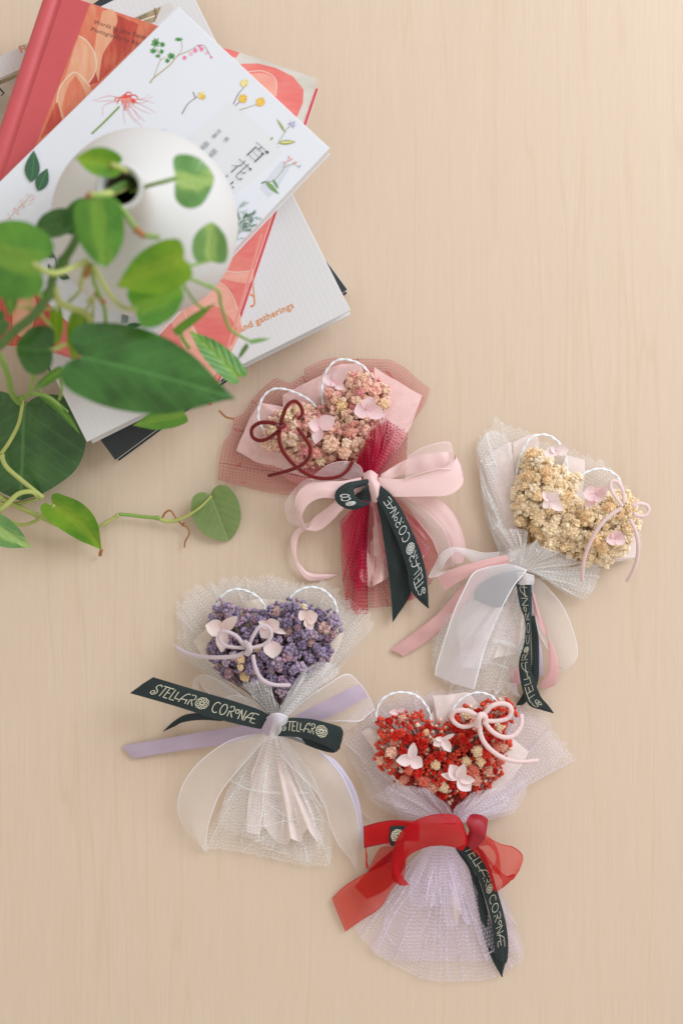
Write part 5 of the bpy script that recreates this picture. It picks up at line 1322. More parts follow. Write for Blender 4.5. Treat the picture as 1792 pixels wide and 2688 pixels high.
# ribbons
Ribbon(F, [(650, 770, 640, 830, 20), (560, 775, 520, 835, 20), (460, 752, 450, 790, 20), (380, 748, 400, 775, 19), (325, 785, 350, 830, 17), (290, 850, 340, 870, 14), (262, 912, 400, 862, 12), (340, 900, 500, 840, 14)]).build('organza_ribbon_loop', ORG_WHITE, bq)
Ribbon(F, [(690, 785, 710, 835, 24), (600, 805, 620, 855, 25), (500, 830, 520, 888, 25), (400, 862, 425, 935, 23), (308, 908, 350, 985, 18)]).build('satin_ribbon_loop', SAT_ROSE, bq)
Ribbon(F, [(560, 870, 620, 930, 14), (440, 960, 500, 1010, 13), (330, 1090, 400, 1130, 9), (250, 1160, 320, 1205, 7), (150, 1235, 225, 1280, 4), (52, 1305, 122, 1342, 2)], wave=0.6).build('satin_ribbon_tail', SAT_ROSE, bq)
Ribbon(F, [(820, 900, 870, 920, 16), (840, 1050, 920, 975, 12), (860, 1200, 990, 1060, 9), (910, 1300, 1045, 1180, 9), (960, 1380, 1076, 1300, 10), (1000, 1410, 1060, 1375, 10), (960, 1430, 985, 1420, 8), (900, 1390, 925, 1390, 6)]).build('organza_ribbon_loop', ORG_THIN, bq)
Ribbon(F, [(800, 950, 835, 950, 12), (815, 1150, 840, 1150, 8), (840, 1350, 880, 1300, 6), (850, 1450, 890, 1450, 4)]).build('satin_ribbon_tail', SAT_LILAC, bq)
Ribbon(F, [(822, 990, 840, 1000, 18), (845, 1110, 862, 1090, 16), (880, 1200, 900, 1180, 15), (912, 1255, 915, 1250, 16), (915, 1320, 948, 1290, 15), (915, 1400, 972, 1390, 12), (895, 1460, 962, 1490, 9), (860, 1500, 900, 1525, 6)]).build('satin_ribbon_loop', SAT_ROSE, bq)
Ribbon(F, [(700, 1400, 760, 1400, 4), (720, 1520, 780, 1480, 3)]).build('satin_ribbon_tail', SAT_ROSE, bq)
Ribbon(F, [(690, 1490, 740, 1490, 5), (700, 1540, 750, 1545, 4), (780, 1585, 785, 1580, 3)]).build('organza_ribbon_tail', ORG_WHITE, bq)
Ribbon(F, [(822, 1120, 840, 1120, 10), (822, 1250, 862, 1240, 9), (825, 1380, 866, 1380, 8), (805, 1480, 860, 1480, 6), (770, 1560, 830, 1560, 5), (738, 1612, 780, 1610, 4)]).build('printed_ribbon_tail', M_BLACKRIB, bq)
r = Ribbon(F, [(740, 948, 822, 950, 20), (758, 1060, 826, 1060, 19), (788, 1150, 824, 1150, 18), (785, 1260, 820, 1260, 17), (757, 1360, 820, 1350, 15), (758, 1440, 826, 1430, 13), (775, 1530, 848, 1500, 12), (810, 1612, 875, 1565, 10), (880, 1640, 915, 1612, 8), (944, 1658, 942, 1650, 6)], n=140)
r.build('printed_ribbon_tail', M_BLACKRIB, bq); ribbon_text(r, 'STELlAR*CORoNa', r.len * 0.885, -1, bq, M_INKGOLD, size=0.50, thick=0.040, span=0.87, spacing=0.12, center=0.45)
M_GREYLOOP = M_BLACKRIB
r = Ribbon(F, [(770, 870, 780, 915, 20), (690, 880, 735, 960, 20), (600, 910, 690, 1020, 19), (525, 965, 670, 1070, 17), (505, 1030, 610, 1076, 15)])
r.build('printed_ribbon_loop', M_BLACKRIB, bq)
Ribbon(F, [(690, 835, 800, 870, 26), (560, 860, 790, 885, 28), (500, 890, 740, 945, 28), (455, 970, 700, 1010, 26), (400, 1090, 650, 1110, 22), (355, 1220, 605, 1210, 16), (320, 1330, 568, 1310, 10), (300, 1400, 538, 1420, 7), (294, 1448, 510, 1528, 5)], n=120, crown=0.002).build('organza_ribbon_tail', ORG_WHITE, bq)
fan(F, 'tulle_collar', bq, T_WHITE2, [(730, 840, 20), (800, 850, 22)], [(636, 780, 16), (700, 755, 20), (760, 735, 24), (800, 690, 27), (780, 650, 26), (640, 632, 18), (650, 580, 14)], nu=170, ruf=3.0, freq=4, seed=34, gat0=0.35, jag=0.03, folds=((0.4, 0.03), (0.7, 0.03)), creases=5)
fan(F, 'tulle_collar', bq, T_WHITE2, [(740, 860, 22), (850, 880, 22)], [(660, 800, 20), (700, 770, 23), (800, 740, 28), (850, 705, 30), (870, 740, 28), (1000, 780, 22), (1100, 830, 16), (1195, 860, 12), (1170, 960, 8), (1105, 1033, 4), (1010, 1000, 5), (950, 920, 9)], nu=260, ruf=3.6, freq=7, seed=35, gat0=0.35, jag=0.04, folds=((0.2, 0.02), (0.35, 0.02), (0.5, 0.025), (0.65, 0.02), (0.8, 0.02)), creases=5)
fan(F, 'tulle_collar', bq, T_WHITE, [(740, 860, 23), (840, 890, 23)], [(690, 790, 22), (800, 720, 29), (900, 760, 27), (1050, 850, 16), (1120, 960, 8), (1020, 960, 8), (900, 930, 14)], nu=200, ruf=5, freq=10, seed=36, gat0=0.4, jag=0.05, folds=((0.3, 0.03), (0.6, 0.03)), creases=5)
Ribbon(F, [(745, 880, 760, 955, 26), (790, 885, 795, 950, 29), (840, 900, 835, 950, 26)], crown=0.0006).build('ribbon_knot', ORG_WHITE, bq)

# ---------------------------------------------------------------- purple bouquet
b = FU(905, 915, 0); SU = 2.1778
bq = thing('bouquet', 'mini bouquet of purple dried flowers in cream net with a lilac cord bow', 'bouquet', b, BG)
F = FU
fan(F, 'tulle_wrap', bq, T_WHITE, [(860, 880, 12), (960, 880, 12)], [(640, 690, 6), (450, 580, 4), (346, 478, 3), (372, 390, 3), (346, 270, 3), (400, 190, 4), (455, 132, 4), (560, 110, 4), (640, 84, 4), (780, 70, 4), (870, 64, 4), (1010, 88, 4), (1110, 118, 4), (1200, 100, 5), (1300, 180, 4), (1350, 198, 4), (1482, 318, 4), (1460, 400, 4), (1380, 485, 4), (1300, 590, 5), (1180, 690, 8)],
    nu=320, nv=28, ruf=2.4, freq=13, jag=0.07, seed=41, gat0=0.3, folds=((0.12, 0.008), (0.18, 0.006), (0.27, 0.009), (0.36, 0.006), (0.45, 0.009), (0.5, 0.006), (0.6, 0.009), (0.68, 0.008), (0.76, 0.009), (0.83, 0.007), (0.9, 0.01)))
fan(F, 'tulle_wrap', bq, T_WHITE, [(870, 880, 12), (950, 880, 12)], [(560, 640, 6), (420, 520, 5), (400, 400, 4), (390, 240, 4), (520, 150, 4), (800, 110, 4), (1000, 120, 4), (1200, 170, 4), (1400, 330, 4), (1380, 430, 4), (1260, 570, 6), (1150, 680, 8)], nu=260, nv=26, ruf=2.4, freq=10, jag=0.06, seed=42, gat0=0.3, folds=((0.2, 0.01), (0.4, 0.01), (0.65, 0.012), (0.85, 0.01)), creases=20)
fan(F, 'tissue_wrap', bq, PAP_CREAM, [(870, 870, 12), (900, 860, 12)], [(720, 700, 8), (600, 620, 8), (520, 560, 7), (450, 440, 7), (520, 370, 9), (560, 300, 9), (690, 240, 9)], smooth=False, zb=2, seed=43, wob=0.0012, ruf=1.2, freq=2)
fan(F, 'tissue_wrap', bq, PAP_CREAM, [(880, 860, 12), (930, 860, 12)], [(560, 380, 8), (640, 280, 8), (690, 245, 8), (740, 212, 9), (830, 202, 9), (960, 205, 9), (1020, 240, 8), (1180, 330, 8)], smooth=False, zb=2, seed=44, wob=0.0012, ruf=2, freq=3)
fan(F, 'tissue_wrap', bq, PAP_CREAM, [(910, 860, 12), (940, 870, 12)], [(1120, 300, 8), (1310, 385, 8), (1280, 470, 7), (1240, 580, 7), (1160, 640, 8), (1080, 700, 9)], smooth=False, zb=2, seed=45, wob=0.0012, ruf=2, freq=3)
twisted_wire(F, bq, M_WIRE, [(580, 270, 14), (600, 210, 15), (640, 165, 16), (700, 145, 16), (770, 160, 16), (820, 190, 16), (850, 228, 16), (866, 262, 15)])
twisted_wire(F, bq, M_WIRE, [(988, 230, 15), (1020, 180, 16), (1070, 145, 16), (1130, 134, 16), (1190, 148, 16), (1235, 185, 16), (1262, 225, 16), (1275, 280, 15)])
heart = [(532, 490), (540, 420), (545, 300), (600, 215), (670, 220), (720, 260), (780, 285), (850, 270), (900, 250), (945, 215), (1010, 195), (1090, 230), (1180, 265), (1280, 285), (1295, 370), (1240, 440), (1240, 520), (1200, 580), (1110, 640), (1040, 700), (970, 790), (930, 740), (890, 700), (740, 680), (640, 650), (560, 570)]
KU = meshes(bud_cluster, F_PURP, 'purple', range(40, 45), n=15); KU2 = meshes(fine_ball, F_PURP, 'purple_fine', range(45, 48)); KM = meshes(fine_ball, F_MAUVE, 'mauve', range(48, 51)); KY = meshes(petal_ball, F_CREAM, 'yellow', range(51, 53))
flower_bed(F, bq, heart, [(4, KU), (3, KU2), (1.3, KM), (0, KY)], 98, 22, 40, 17, 11, 5, SU, ST_DARK, (915, 850, 14), small=([F_PURP, F_PURP, F_PURP, F_MAUVE], (8, 15), 900, 4, 0.7),
           spots=[(745, 645, 30, 3), (722, 545, 26, 3), (722, 592, 22, 3), (825, 485, 28, 3), (990, 385, 38, 2), (800, 320, 30, 2), (700, 340, 28, 2), (1080, 250, 26, 3), (960, 665, 34, 2), (655, 625, 36, 2), (1025, 605, 36, 1), (640, 250, 42, 1), (1255, 330, 46, 0), (930, 560, 44, 1), (1010, 490, 44, 1), (1100, 400, 40, 0)])
blossom(F, bq, SU, PET2, 620, 375, 38, [(520, 350, 96, 0.2), (712, 292, 64, 0.5), (615, 508, 70, 0.1)], 8)
blossom(F, bq, SU, PET2, 888, 362, 38, [(824, 325, 44, 0.3), (945, 330, 86, 0.25), (985, 400, 34, 0.0), (838, 425, 72, -0.15)], 9)
blossom(F, bq, SU, PET2, 905, 443, 38, [(905, 542, 100, 0.1)], 10)
blossom(F, bq, SU, PET2, 1095, 312, 38, [(1058, 265, 62, 0.5), (1165, 290, 84, 0.2), (1135, 376, 54, 0.1)], 11)
cord(F, 'cord_bow', bq, SU_LILAC, [(745, 470, 44), (700, 415, 46), (650, 390, 46), (610, 392, 45), (602, 430, 44), (630, 465, 43), (690, 478, 43), (745, 480, 44)], 0.00125)
cord(F, 'cord_bow', bq, SU_LILAC, [(770, 465, 44), (795, 410, 46), (830, 360, 47), (875, 358, 46), (898, 395, 45), (885, 435, 44), (845, 465, 43), (780, 482, 44)], 0.00125)
cord(F, 'cord_tail', bq, SU_LILAC, [(740, 510, 44), (690, 528, 42), (610, 535, 38), (520, 532, 33), (430, 515, 27), (355, 482, 22)], 0.00140)
cord(F, 'cord_tail', bq, SU_LILAC, [(792, 520, 42), (802, 575, 42), (822, 630, 41), (860, 672, 40), (920, 692, 38), (1006, 694, 35)], 0.00130)
cord(F, 'cord_knot', bq, SU_LILAC, [(744, 452, 45), (768, 470, 49), (772, 495, 48), (755, 515, 45)], 0.0021)
fan(F, 'tulle_collar', bq, T_WHITE2, [(890, 860, 22), (945, 860, 22)], [(730, 682, 24), (760, 675, 27), (820, 670, 30), (880, 672, 30), (905, 740, 28), (940, 810, 25)], nu=150, ruf=3.6, freq=6, seed=46, gat0=0.6, jag=0.12, folds=((0.3, 0.04), (0.6, 0.04)), creases=5)
fan(F, 'tulle_collar', bq, T_WHITE2, [(940, 860, 22), (990, 870, 22)], [(962, 800, 25), (1020, 690, 28), (1080, 610, 27), (1180, 560, 22), (1290, 600, 14), (1230, 680, 12), (1150, 750, 14)], nu=190, ruf=3.6, freq=6, seed=47, gat0=0.55, jag=0.08, folds=((0.15, 0.03), (0.35, 0.03), (0.6, 0.03)), creases=5)
# skirt
fan(F, 'tulle_skirt', bq, T_SKIRT, [(860, 960, 14), (960, 970, 14)], [(700, 1150, 9), (630, 1350, 5), (490, 1625, 2), (700, 1640, 2), (900, 1680, 2), (1060, 1725, 2), (1240, 1712, 2), (1244, 1550, 4), (1200, 1330, 8), (1100, 1150, 11)], nu=220, ruf=2.4, freq=6, seed=51, jag=0.02, gat0=0.35, folds=((0.3, 0.015), (0.5, 0.012), (0.68, 0.015)), smooth=False, creases=14)
fan(F, 'tissue_tail', bq, PAP_BLUSH, [(870, 970, 14), (950, 980, 14)], [(800, 1130, 9), (770, 1350, 6), (757, 1530, 4), (830, 1542, 4), (850, 1500, 9), (925, 1592, 4), (985, 1605, 4), (1010, 1560, 9), (1062, 1582, 4), (1100, 1500, 9), (1172, 1590, 4), (1110, 1340, 8), (1020, 1120, 10)], nu=150, ruf=9, freq=4, seed=52, smooth=False, wob=0.00125)
fan(F, 'tulle_skirt', bq, T_SKIRT, [(870, 960, 18), (950, 965, 18)], [(640, 1300, 8), (600, 1480, 6), (760, 1560, 10), (940, 1640, 5), (1120, 1700, 5), (1200, 1500, 8), (1120, 1250, 12)], nu=180, ruf=5, freq=9, seed=53, jag=0.04, gat0=0.35, folds=((0.35, 0.02), (0.6, 0.02)), creases=14)
for pts in ([(655, 1230, 12), (740, 1280, 13), (850, 1305, 15), (1000, 1310, 15), (1140, 1310, 12)], [(740, 1490, 9), (860, 1500, 12), (1000, 1465, 13), (1140, 1460, 11), (1225, 1480, 8)], [(880, 1370, 13), (960, 1430, 13), (1050, 1465, 12)], [(1150, 1690, 4), (1190, 1640, 5), (1240, 1620, 5)]):
    wds = 7 if pts[0][1] == 1230 else 3.5
    Ribbon(F, [(x, y - wds, x, y + wds, z) for x, y, z in pts]).build('tulle_fold', T_WHITE2, bq)
# organza and satin
Ribbon(F, [(860, 860, 870, 890, 20), (760, 775, 740, 870, 18), (640, 690, 600, 790, 17), (550, 640, 520, 720, 16), (490, 635, 482, 670, 15), (450, 670, 482, 690, 13), (462, 730, 490, 740, 11), (560, 790, 570, 760, 10)]).build('organza_ribbon_loop', ORG_THIN, bq)
Ribbon(F, [(880, 850, 860, 890, 22), (790, 780, 780, 870, 20), (700, 752, 690, 870, 19), (640, 760, 620, 880, 18)]).build('organza_ribbon_loop', ORG_THIN, bq)
Ribbon(F, [(960, 860, 980, 890, 20), (1100, 770, 1140, 900, 18), (1230, 680, 1290, 900, 18), (1330, 628, 1400, 900, 18), (1400, 680, 1440, 870, 18), (1440, 740, 1488, 832, 17), (1420, 800, 1450, 860, 14), (1320, 900, 1330, 950, 12), (1250, 940, 1260, 960, 10)]).build('organza_ribbon_loop', ORG_THIN, bq)
Ribbon(F, [(1030, 870, 1110, 900, 24), (1110, 828, 1190, 890, 25), (1220, 775, 1285, 852, 26), (1320, 722, 1370, 805, 26), (1402, 686, 1450, 764, 24)]).build('satin_ribbon_loop', SAT_LAV, bq)
Ribbon(F, [(860, 900, 870, 960, 18), (700, 930, 690, 1020, 15), (520, 957, 500, 1052, 10), (280, 1000, 270, 1085, 5), (44, 1040, 110, 1113, 2)], wave=0.5).build('satin_ribbon_tail', SAT_LAV, bq)
Ribbon(F, [(880, 960, 900, 990, 24), (790, 975, 850, 1020, 26), (650, 1015, 770, 1110, 24), (510, 1110, 680, 1215, 20), (415, 1220, 608, 1310, 15), (367, 1340, 565, 1410, 11), (372, 1450, 540, 1490, 8), (430, 1545, 528, 1570, 5), (500, 1612, 530, 1645, 3)], n=120, crown=0.002).build('organza_ribbon_tail', ORG_THIN, bq)
Ribbon(F, [(1150, 1065, 1175, 1090, 16), (1260, 1120, 1230, 1140, 14), (1340, 1220, 1300, 1235, 12), (1392, 1330, 1350, 1340, 10), (1415, 1460, 1385, 1440, 8), (1416, 1560, 1400, 1550, 6), (1406, 1648, 1402, 1640, 4)]).build('satin_ribbon_tail', SAT_LILAC, bq)
Ribbon(F, [(930, 990, 960, 1000, 24), (1010, 980, 960, 1100, 24), (1140, 1040, 1060, 1210, 21), (1240, 1130, 1140, 1290, 18), (1320, 1240, 1200, 1380, 14), (1370, 1370, 1235, 1500, 10), (1398, 1500, 1280, 1600, 7), (1395, 1620, 1340, 1680, 4), (1385, 1730, 1372, 1736, 2)], n=120, crown=0.002).build('organza_ribbon_tail', ORG_THIN, bq)
Ribbon(F, [(1300, 1290, 1305, 1300, 6), (1390, 1390, 1392, 1398, 4), (1468, 1462, 1470, 1470, 2)]).build('organza_ribbon_tail', ORG_WHITE, bq)
# printed ribbon
Ribbon(F, [(620, 850, 620, 900, 18), (500, 850, 500, 893, 14), (410, 862, 400, 905, 10), (340, 900, 345, 930, 6), (280, 956, 284, 958, 3)]).build('printed_ribbon_tail', M_BLACKRIB, bq)
r = Ribbon(F, [(920, 890, 860, 950, 29), (840, 838, 790, 936, 31), (700, 790, 650, 903, 33), (560, 748, 500, 862, 34), (400, 702, 330, 808, 33), (280, 665, 180, 765, 31), (222, 647, 90, 740, 29)], n=150)
r.build('printed_ribbon_tail', M_BLACKRIB, bq); ribbon_text(r, 'STELlAR*CORoNae', r.len * 0.895, -1, bq, M_INKGOLD, size=0.50, center=0.5, span=0.80, spacing=0.10, thick=0.036)
Ribbon(F, [(960, 985, 930, 985, 22), (1060, 1020, 1100, 985, 22), (1160, 1060, 1200, 1030, 24), (1245, 1080, 1285, 1040, 26), (1290, 1055, 1305, 960, 28)]).build('printed_ribbon_loop', M_BLACKRIB, bq)
r = Ribbon(F, [(940, 885, 915, 985, 32), (1020, 880, 1010, 988, 34), (1130, 888, 1110, 1003, 35), (1230, 912, 1200, 1038, 35), (1290, 932, 1262, 1068, 33), (1308, 955, 1275, 1078, 30)], n=110)
r.build('printed_ribbon_loop', M_BLACKRIB, bq); ribbon_text(r, 'STELlAR*', r.len * 0.09, 1, bq, M_INKGOLD, size=0.48, center=0.44, span=0.70, spacing=0.10, thick=0.036)
Ribbon(F, [(870, 880, 905, 1000, 33), (895, 862, 930, 985, 38), (935, 852, 950, 960, 40), (985, 870, 955, 930, 37), (1000, 885, 965, 930, 30)], ns=9, crown=0.0012).build('ribbon_knot', ORG_WHITE, bq)
Ribbon(F, [(840, 945, 880, 985, 30), (868, 895, 912, 940, 36), (905, 862, 955, 905, 39), (950, 850, 990, 880, 36)], crown=0.001).build('ribbon_knot', SAT_LAV, bq)

# ---------------------------------------------------------------- red bouquet
b = FR(745, 880, 0)
bq = thing('bouquet', 'mini bouquet of bright red dried flowers in lavender net tied with a red ribbon', 'bouquet', b, BG)
F = FR
fan(F, 'tulle_wrap', bq, T_LAV, [(680, 850, 12), (820, 850, 12)], [(500, 850, 5), (400, 800, 4), (268, 705, 4), (200, 570, 3), (150, 440, 3), (108, 342, 3), (180, 300, 4), (240, 200, 4), (320, 120, 4), (400, 92, 4), (600, 88, 4), (800, 62, 4), (1000, 90, 4), (1150, 150, 4), (1280, 200, 4), (1350, 300, 4), (1440, 430, 4), (1466, 482, 4), (1300, 572, 4), (1150, 680, 5), (1115, 790, 6), (980, 830, 8)],
    nu=320, nv=28, ruf=2.4, freq=9, jag=0.06, seed=61, gat0=0.3, folds=((0.08, 0.01), (0.16, 0.01), (0.22, 0.008), (0.3, 0.006), (0.4, 0.008), (0.52, 0.006), (0.63, 0.008), (0.7, 0.006), (0.78, 0.01), (0.86, 0.012), (0.93, 0.01)))
fan(F, 'tulle_wrap', bq, T_LAV, [(700, 850, 12), (810, 850, 12)], [(420, 790, 6), (300, 640, 5), (220, 480, 4), (165, 370, 4), (300, 200, 4), (500, 120, 4), (900, 90, 4), (1200, 210, 4), (1380, 380, 5), (1390, 470, 5), (1220, 580, 6), (1080, 720, 8), (1000, 800, 8)], nu=260, nv=26, ruf=2.4, freq=8, jag=0.05, seed=62, gat0=0.3, folds=((0.12, 0.01), (0.3, 0.01), (0.72, 0.012), (0.85, 0.012)), creases=20)
fan(F, 'tissue_wrap', bq, PAP_BLUSH, [(710, 840, 12), (750, 840, 12)], [(560, 720, 8), (430, 632, 7), (310, 460, 7), (220, 312, 7), (268, 288, 9), (340, 330, 9), (400, 210, 8)], smooth=False, zb=2, seed=63, wob=0.0012, ruf=1.2, freq=2)
fan(F, 'tissue_wrap', bq, PAP_PINK if False else PAP_BLUSH, [(730, 840, 12), (770, 840, 12)], [(560, 330, 8), (640, 190, 8), (638, 100, 9), (740, 92, 9), (850, 86, 9), (920, 160, 9), (1000, 300, 8)], smooth=False, zb=2, seed=64, wob=0.0012, ruf=2, freq=3)
fan(F, 'tissue_wrap', bq, PAP_BLUSH, [(750, 840, 12), (790, 845, 12)], [(1000, 330, 8), (1100, 345, 8), (1206, 430, 8), (1160, 520, 7), (1090, 620, 7), (960, 690, 9), (880, 730, 10)], smooth=False, zb=2, seed=65, wob=0.0012, ruf=2, freq=3)
twisted_wire(F, bq, M_WIRE, [(308, 250, 14), (312, 185, 15), (345, 125, 16), (400, 92, 16), (470, 84, 16), (545, 105, 16), (598, 160, 16), (622, 210, 16), (632, 255, 15)])
twisted_wire(F, bq, M_WIRE, [(728, 255, 15), (755, 190, 16), (800, 132, 16), (860, 95, 16), (920, 86, 16), (980, 105, 16), (1020, 145, 16), (1042, 200, 16)])
heart = [(312, 500), (316, 400), (310, 260), (380, 220), (470, 190), (540, 185), (600, 235), (660, 250), (720, 275), (760, 200), (830, 165), (920, 180), (960, 120), (1030, 130), (1110, 150), (1135, 195), (1075, 280), (1100, 390), (1065, 540), (960, 640), (870, 680), (780, 725), (700, 722), (610, 660), (500, 620), (430, 600), (345, 525)]
KR_ = meshes(fine_ball, F_RED, 'red', range(70, 74)); KB = meshes(bud_cluster, F_RED, 'red_bud', range(74, 78), n=8, r=0.30); KCo = meshes(petal_ball, F_CORAL, 'coral', range(78, 81)); KCr = meshes(petal_ball, F_CREAM, 'pale', range(81, 83))
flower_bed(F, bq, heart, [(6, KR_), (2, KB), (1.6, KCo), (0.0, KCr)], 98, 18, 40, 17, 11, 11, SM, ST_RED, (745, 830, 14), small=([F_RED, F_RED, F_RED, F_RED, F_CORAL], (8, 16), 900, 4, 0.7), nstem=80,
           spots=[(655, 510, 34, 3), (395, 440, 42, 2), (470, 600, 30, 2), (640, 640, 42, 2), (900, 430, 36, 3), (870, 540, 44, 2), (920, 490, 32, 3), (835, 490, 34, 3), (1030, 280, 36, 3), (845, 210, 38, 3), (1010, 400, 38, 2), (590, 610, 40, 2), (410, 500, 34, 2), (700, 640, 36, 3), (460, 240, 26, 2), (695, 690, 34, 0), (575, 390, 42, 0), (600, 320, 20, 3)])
blossom(F, bq, SM, PET3, 515, 475, 38, [(525, 368, 56, 0.4), (420, 485, 70, 0.1), (580, 520, 78, 0.1)], 12)
blossom(F, bq, SM, PET3, 698, 360, 38, [(640, 395, 52, 0.1), (745, 435, 52, 0.1), (768, 320, 26, 0.5), (650, 350, 30, 0.4)], 13)
blossom(F, bq, SM, PET3, 792, 588, 38, [(735, 500, 80, 0.3), (820, 490, 60, 0.5), (862, 662, 84, 0.1), (682, 562, 44, 0.1), (888, 600, 54, 0.2)], 14)
blossom(F, bq, SM, PET, 435, 195, 34, [(382, 200, 36, 0.2), (475, 175, 24, 0.4), (400, 215, 30, 0.1)], 15)
cord(F, 'cord_bow', bq, SU_PINK, [(915, 235, 45), (870, 205, 47), (810, 188, 47), (762, 200, 46), (752, 240, 44), (790, 278, 43), (840, 285, 43), (905, 262, 45)], 0.00155)
cord(F, 'cord_bow', bq, SU_PINK, [(935, 215, 46), (985, 165, 48), (1045, 148, 47), (1090, 165, 46), (1100, 200, 45), (1075, 238, 44), (1020, 252, 44), (950, 252, 45)], 0.00155)
cord(F, 'cord_tail', bq, SU_PINK, [(945, 262, 45), (990, 315, 43), (1050, 346, 41), (1110, 340, 39), (1150, 295, 37), (1162, 255, 36), (1158, 212, 35)], 0.00155)
cord(F, 'cord_tail', bq, SU_PINK, [(915, 270, 45), (920, 330, 44), (950, 390, 42), (1010, 445, 38), (1080, 480, 34), (1160, 492, 29), (1258, 484, 24)], 0.00155)
cord(F, 'cord_knot', bq, SU_PINK, [(902, 285, 45), (908, 240, 50), (925, 215, 50), (948, 230, 48), (945, 265, 46)], 0.0020)
fan(F, 'tulle_collar', bq, T_LAV, [(700, 850, 21), (760, 850, 22)], [(470, 848, 12), (440, 790, 16), (400, 720, 18), (360, 650, 18), (440, 632, 22), (600, 640, 29), (660, 690, 29), (742, 745, 26)], nu=220, ruf=3.6, freq=6, seed=66, gat0=0.55, jag=0.04, folds=((0.2, 0.02), (0.4, 0.025), (0.6, 0.025), (0.8, 0.02)), creases=5)
fan(F, 'tulle_collar', bq, T_LAV, [(700, 850, 22), (770, 850, 22)], [(280, 700, 10), (420, 640, 20), (590, 645, 28), (700, 720, 28)], nu=160, ruf=3.6, freq=5, seed=67, gat0=0.6, jag=0.06, folds=((0.4, 0.03), (0.7, 0.03)), creases=5)
fan(F, 'tulle_collar', bq, T_LAV, [(740, 850, 22), (820, 850, 22)], [(765, 750, 25), (860, 680, 28), (1000, 640, 22), (1150, 590, 14), (1190, 640, 10), (1120, 780, 8), (1000, 820, 10), (900, 840, 14)], nu=220, ruf=3.6, freq=6, seed=68, gat0=0.55, jag=0.05, folds=((0.2, 0.03), (0.45, 0.03), (0.7, 0.025)), creases=5)
fan(F, 'tulle_collar', bq, T_LAV, [(740, 850, 23), (800, 850, 23)], [(780, 745, 27), (950, 660, 25), (1050, 650, 18), (1080, 740, 12), (960, 800, 14)], nu=150, ruf=3.0, freq=5, seed=69, gat0=0.65, jag=0.06, folds=((0.3, 0.04), (0.65, 0.04)), creases=5)
# skirt
fan(F, 'tulle_skirt', bq, T_SKIRTL, [(600, 990, 14), (820, 1000, 14)], [(400, 1180, 6), (250, 1340, 3), (180, 1450, 2), (260, 1570, 2), (400, 1680, 2), (620, 1778, 2), (820, 1780, 2), (1000, 1762, 2), (1100, 1700, 2), (1168, 1640, 2), (1120, 1430, 5), (1040, 1250, 8), (920, 1100, 11)], nu=240, ruf=2.4, freq=5, seed=71, jag=0.015, gat0=0.3, folds=((0.2, 0.01), (0.4, 0.008), (0.52, 0.008), (0.66, 0.01), (0.8, 0.01)), creases=14)
fan(F, 'tulle_skirt', bq, T_SKIRTL, [(600, 985, 17), (800, 990, 17)], [(480, 1120, 12), (400, 1310, 7), (268, 1595, 3), (350, 1650, 3), (540, 1660, 3), (800, 1670, 3), (960, 1660, 3), (1060, 1620, 4), (1150, 1600, 4), (1060, 1330, 8), (940, 1110, 13)], nu=220, ruf=3.0, freq=6, seed=72, jag=0.015, gat0=0.4, smooth=False, folds=((0.1, 0.015), (0.35, 0.012), (0.48, 0.01), (0.62, 0.012), (0.8, 0.015)), creases=14)
fan(F, 'tulle_skirt', bq, T_SKIRTL, [(620, 985, 19), (800, 990, 19)], [(500, 1180, 14), (520, 1330, 12), (640, 1340, 14), (760, 1330, 15), (850, 1440, 9), (900, 1250, 12), (880, 1100, 15)], nu=180, ruf=4.2, freq=5, seed=73, jag=0.05, gat0=0.5, folds=((0.3, 0.03), (0.6, 0.03)), creases=14)
fan(F, 'tissue_tail', bq, PAP_BLUSH, [(700, 1000, 13), (780, 1000, 13)], [(660, 1210, 10), (690, 1350, 7), (705, 1440, 5), (742, 1475, 5), (785, 1440, 6), (800, 1300, 9), (860, 1200, 10)], ruf=4.2, freq=2, seed=74, smooth=False)
for pts in ([(660, 1160, 20), (668, 1300, 15), (655, 1480, 9), (622, 1775, 3)], [(790, 1200, 19), (850, 1330, 13), (878, 1480, 8), (880, 1670, 4)], [(490, 1330, 10), (490, 1450, 8), (495, 1660, 4)], [(700, 1450, 8), (690, 1600, 5), (682, 1770, 3)], [(820, 1400, 10), (820, 1500, 8), (770, 1620, 5)], [(1020, 1200, 10), (1090, 1400, 7), (1140, 1640, 3)], [(940, 1560, 6), (970, 1660, 4), (995, 1760, 3)]):
    Ribbon(F, [(x - 4 - (y % 7), y, x + 4, y, z) for x, y, z in pts]).build('tulle_fold', T_LAV, bq)
# red ribbons
Ribbon(F, [(560, 860, 560, 960, 18), (430, 835, 430, 960, 18), (330, 845, 330, 980, 18), (232, 872, 235, 1000, 17)]).build('satin_ribbon_loop', SAT_RED, bq)
Ribbon(F, [(232, 872, 238, 992, 17), (245, 1000, 255, 1090, 14), (262, 1118, 262, 1122, 10), (340, 1115, 330, 1000, 10), (420, 1060, 420, 990, 12)]).build('organza_ribbon_loop', ORG_REDT, bq)
Ribbon(F, [(560, 840, 550, 900, 20), (430, 838, 420, 980, 21), (330, 852, 340, 975, 21), (240, 880, 238, 990, 20)]).build('organza_ribbon_loop', ORG_REDT, bq)
rb_ = Ribbon(F, [(480, 870, 480, 960, 23), (430, 868, 430, 978, 23), (392, 872, 398, 990, 22), (382, 900, 385, 975, 19)])
rb_.build('printed_ribbon_loop', M_BLACKRIB, bq); ribbon_text(rb_, '*', rb_.len * 0.12, 1, bq, M_INKGOLD, size=0.55, thick=0.06)
Ribbon(F, [(470, 960, 480, 1110, 14), (390, 1020, 410, 1200, 12), (280, 1115, 350, 1255, 8), (180, 1225, 250, 1300, 5)]).build('satin_ribbon_tail', SAT_RED, bq)
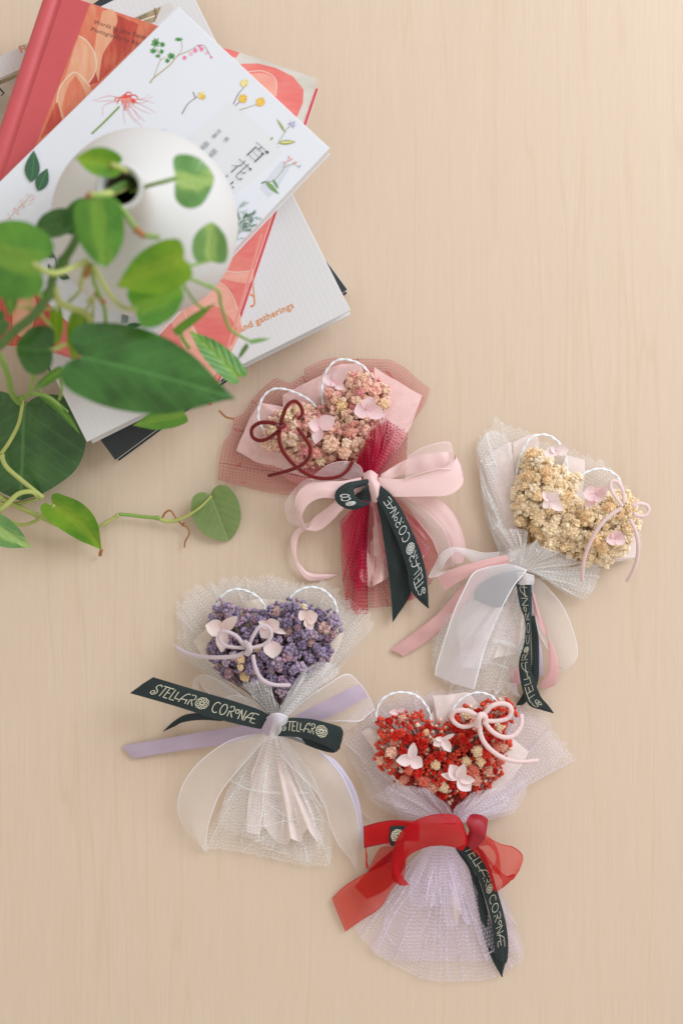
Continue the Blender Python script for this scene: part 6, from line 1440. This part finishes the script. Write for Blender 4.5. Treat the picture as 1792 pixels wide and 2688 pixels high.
Ribbon(F, [(500, 1000, 470, 1170, 18), (370, 1088, 400, 1240, 14), (220, 1160, 330, 1350, 9), (120, 1225, 230, 1420, 5), (46, 1295, 124, 1492, 3)], wave=0.8).build('organza_ribbon_tail', ORG_REDTAIL, bq)
Ribbon(F, [(770, 1005, 790, 1005, 18), (850, 1120, 880, 1130, 16), (878, 1240, 930, 1250, 13), (910, 1400, 970, 1400, 10), (945, 1540, 1010, 1540, 7), (990, 1660, 1062, 1650, 5), (1043, 1758, 1046, 1752, 2)]).build('printed_ribbon_tail', M_BLACKRIB, bq)
r = Ribbon(F, [(770, 1000, 860, 960, 22), (830, 1060, 925, 1010, 22), (905, 1180, 975, 1110, 20), (945, 1290, 1012, 1230, 17), (975, 1400, 1045, 1340, 14), (992, 1500, 1072, 1460, 12), (1002, 1580, 1082, 1570, 10), (1005, 1640, 1078, 1650, 8), (1052, 1680, 1062, 1684, 7)], n=140)
r.build('printed_ribbon_tail', M_BLACKRIB, bq); ribbon_text(r, 'TELlAR*CORoNae', r.len * 0.03, 1, bq, M_INKGOLD, size=0.50, center=0.5, span=0.84, spacing=0.12, thick=0.036)
Ribbon(F, [(880, 940, 860, 1010, 24), (960, 940, 920, 1060, 25), (1040, 975, 960, 1130, 26), (1110, 992, 985, 1210, 26), (1160, 1030, 1000, 1250, 25), (1171, 1065, 1020, 1250, 23), (1150, 1120, 1045, 1225, 20), (1090, 1170, 1040, 1180, 17), (1000, 1100, 960, 1080, 16), (930, 1010, 900, 1000, 18)], n=120, crown=0.002).build('organza_ribbon_loop', ORG_REDT, bq)
Ribbon(F, [(840, 930, 880, 1000, 26), (900, 900, 945, 985, 27), (960, 925, 975, 990, 27), (1000, 970, 1010, 1040, 25), (1030, 1040, 1000, 1100, 22), (1040, 1160, 960, 1130, 19)]).build('organza_ribbon_loop', ORG_REDT, bq)
Ribbon(F, [(825, 960, 880, 1012, 28), (850, 900, 935, 960, 32), (835, 850, 950, 930, 34), (850, 815, 960, 870, 32), (872, 798, 964, 828, 28)], crown=0.001).build('satin_ribbon_loop', SAT_RED, bq)
Ribbon(F, [(500, 1215, 400, 1180, 18), (445, 1140, 397, 1090, 24), (462, 1085, 412, 985, 28), (520, 1030, 460, 895, 31), (600, 995, 560, 825, 33), (690, 985, 680, 797, 34), (770, 998, 780, 810, 33), (808, 1018, 825, 870, 30), (800, 1000, 835, 930, 26)], n=130, crown=0.003, ns=9).build('organza_ribbon_band', ORG_RED, bq)
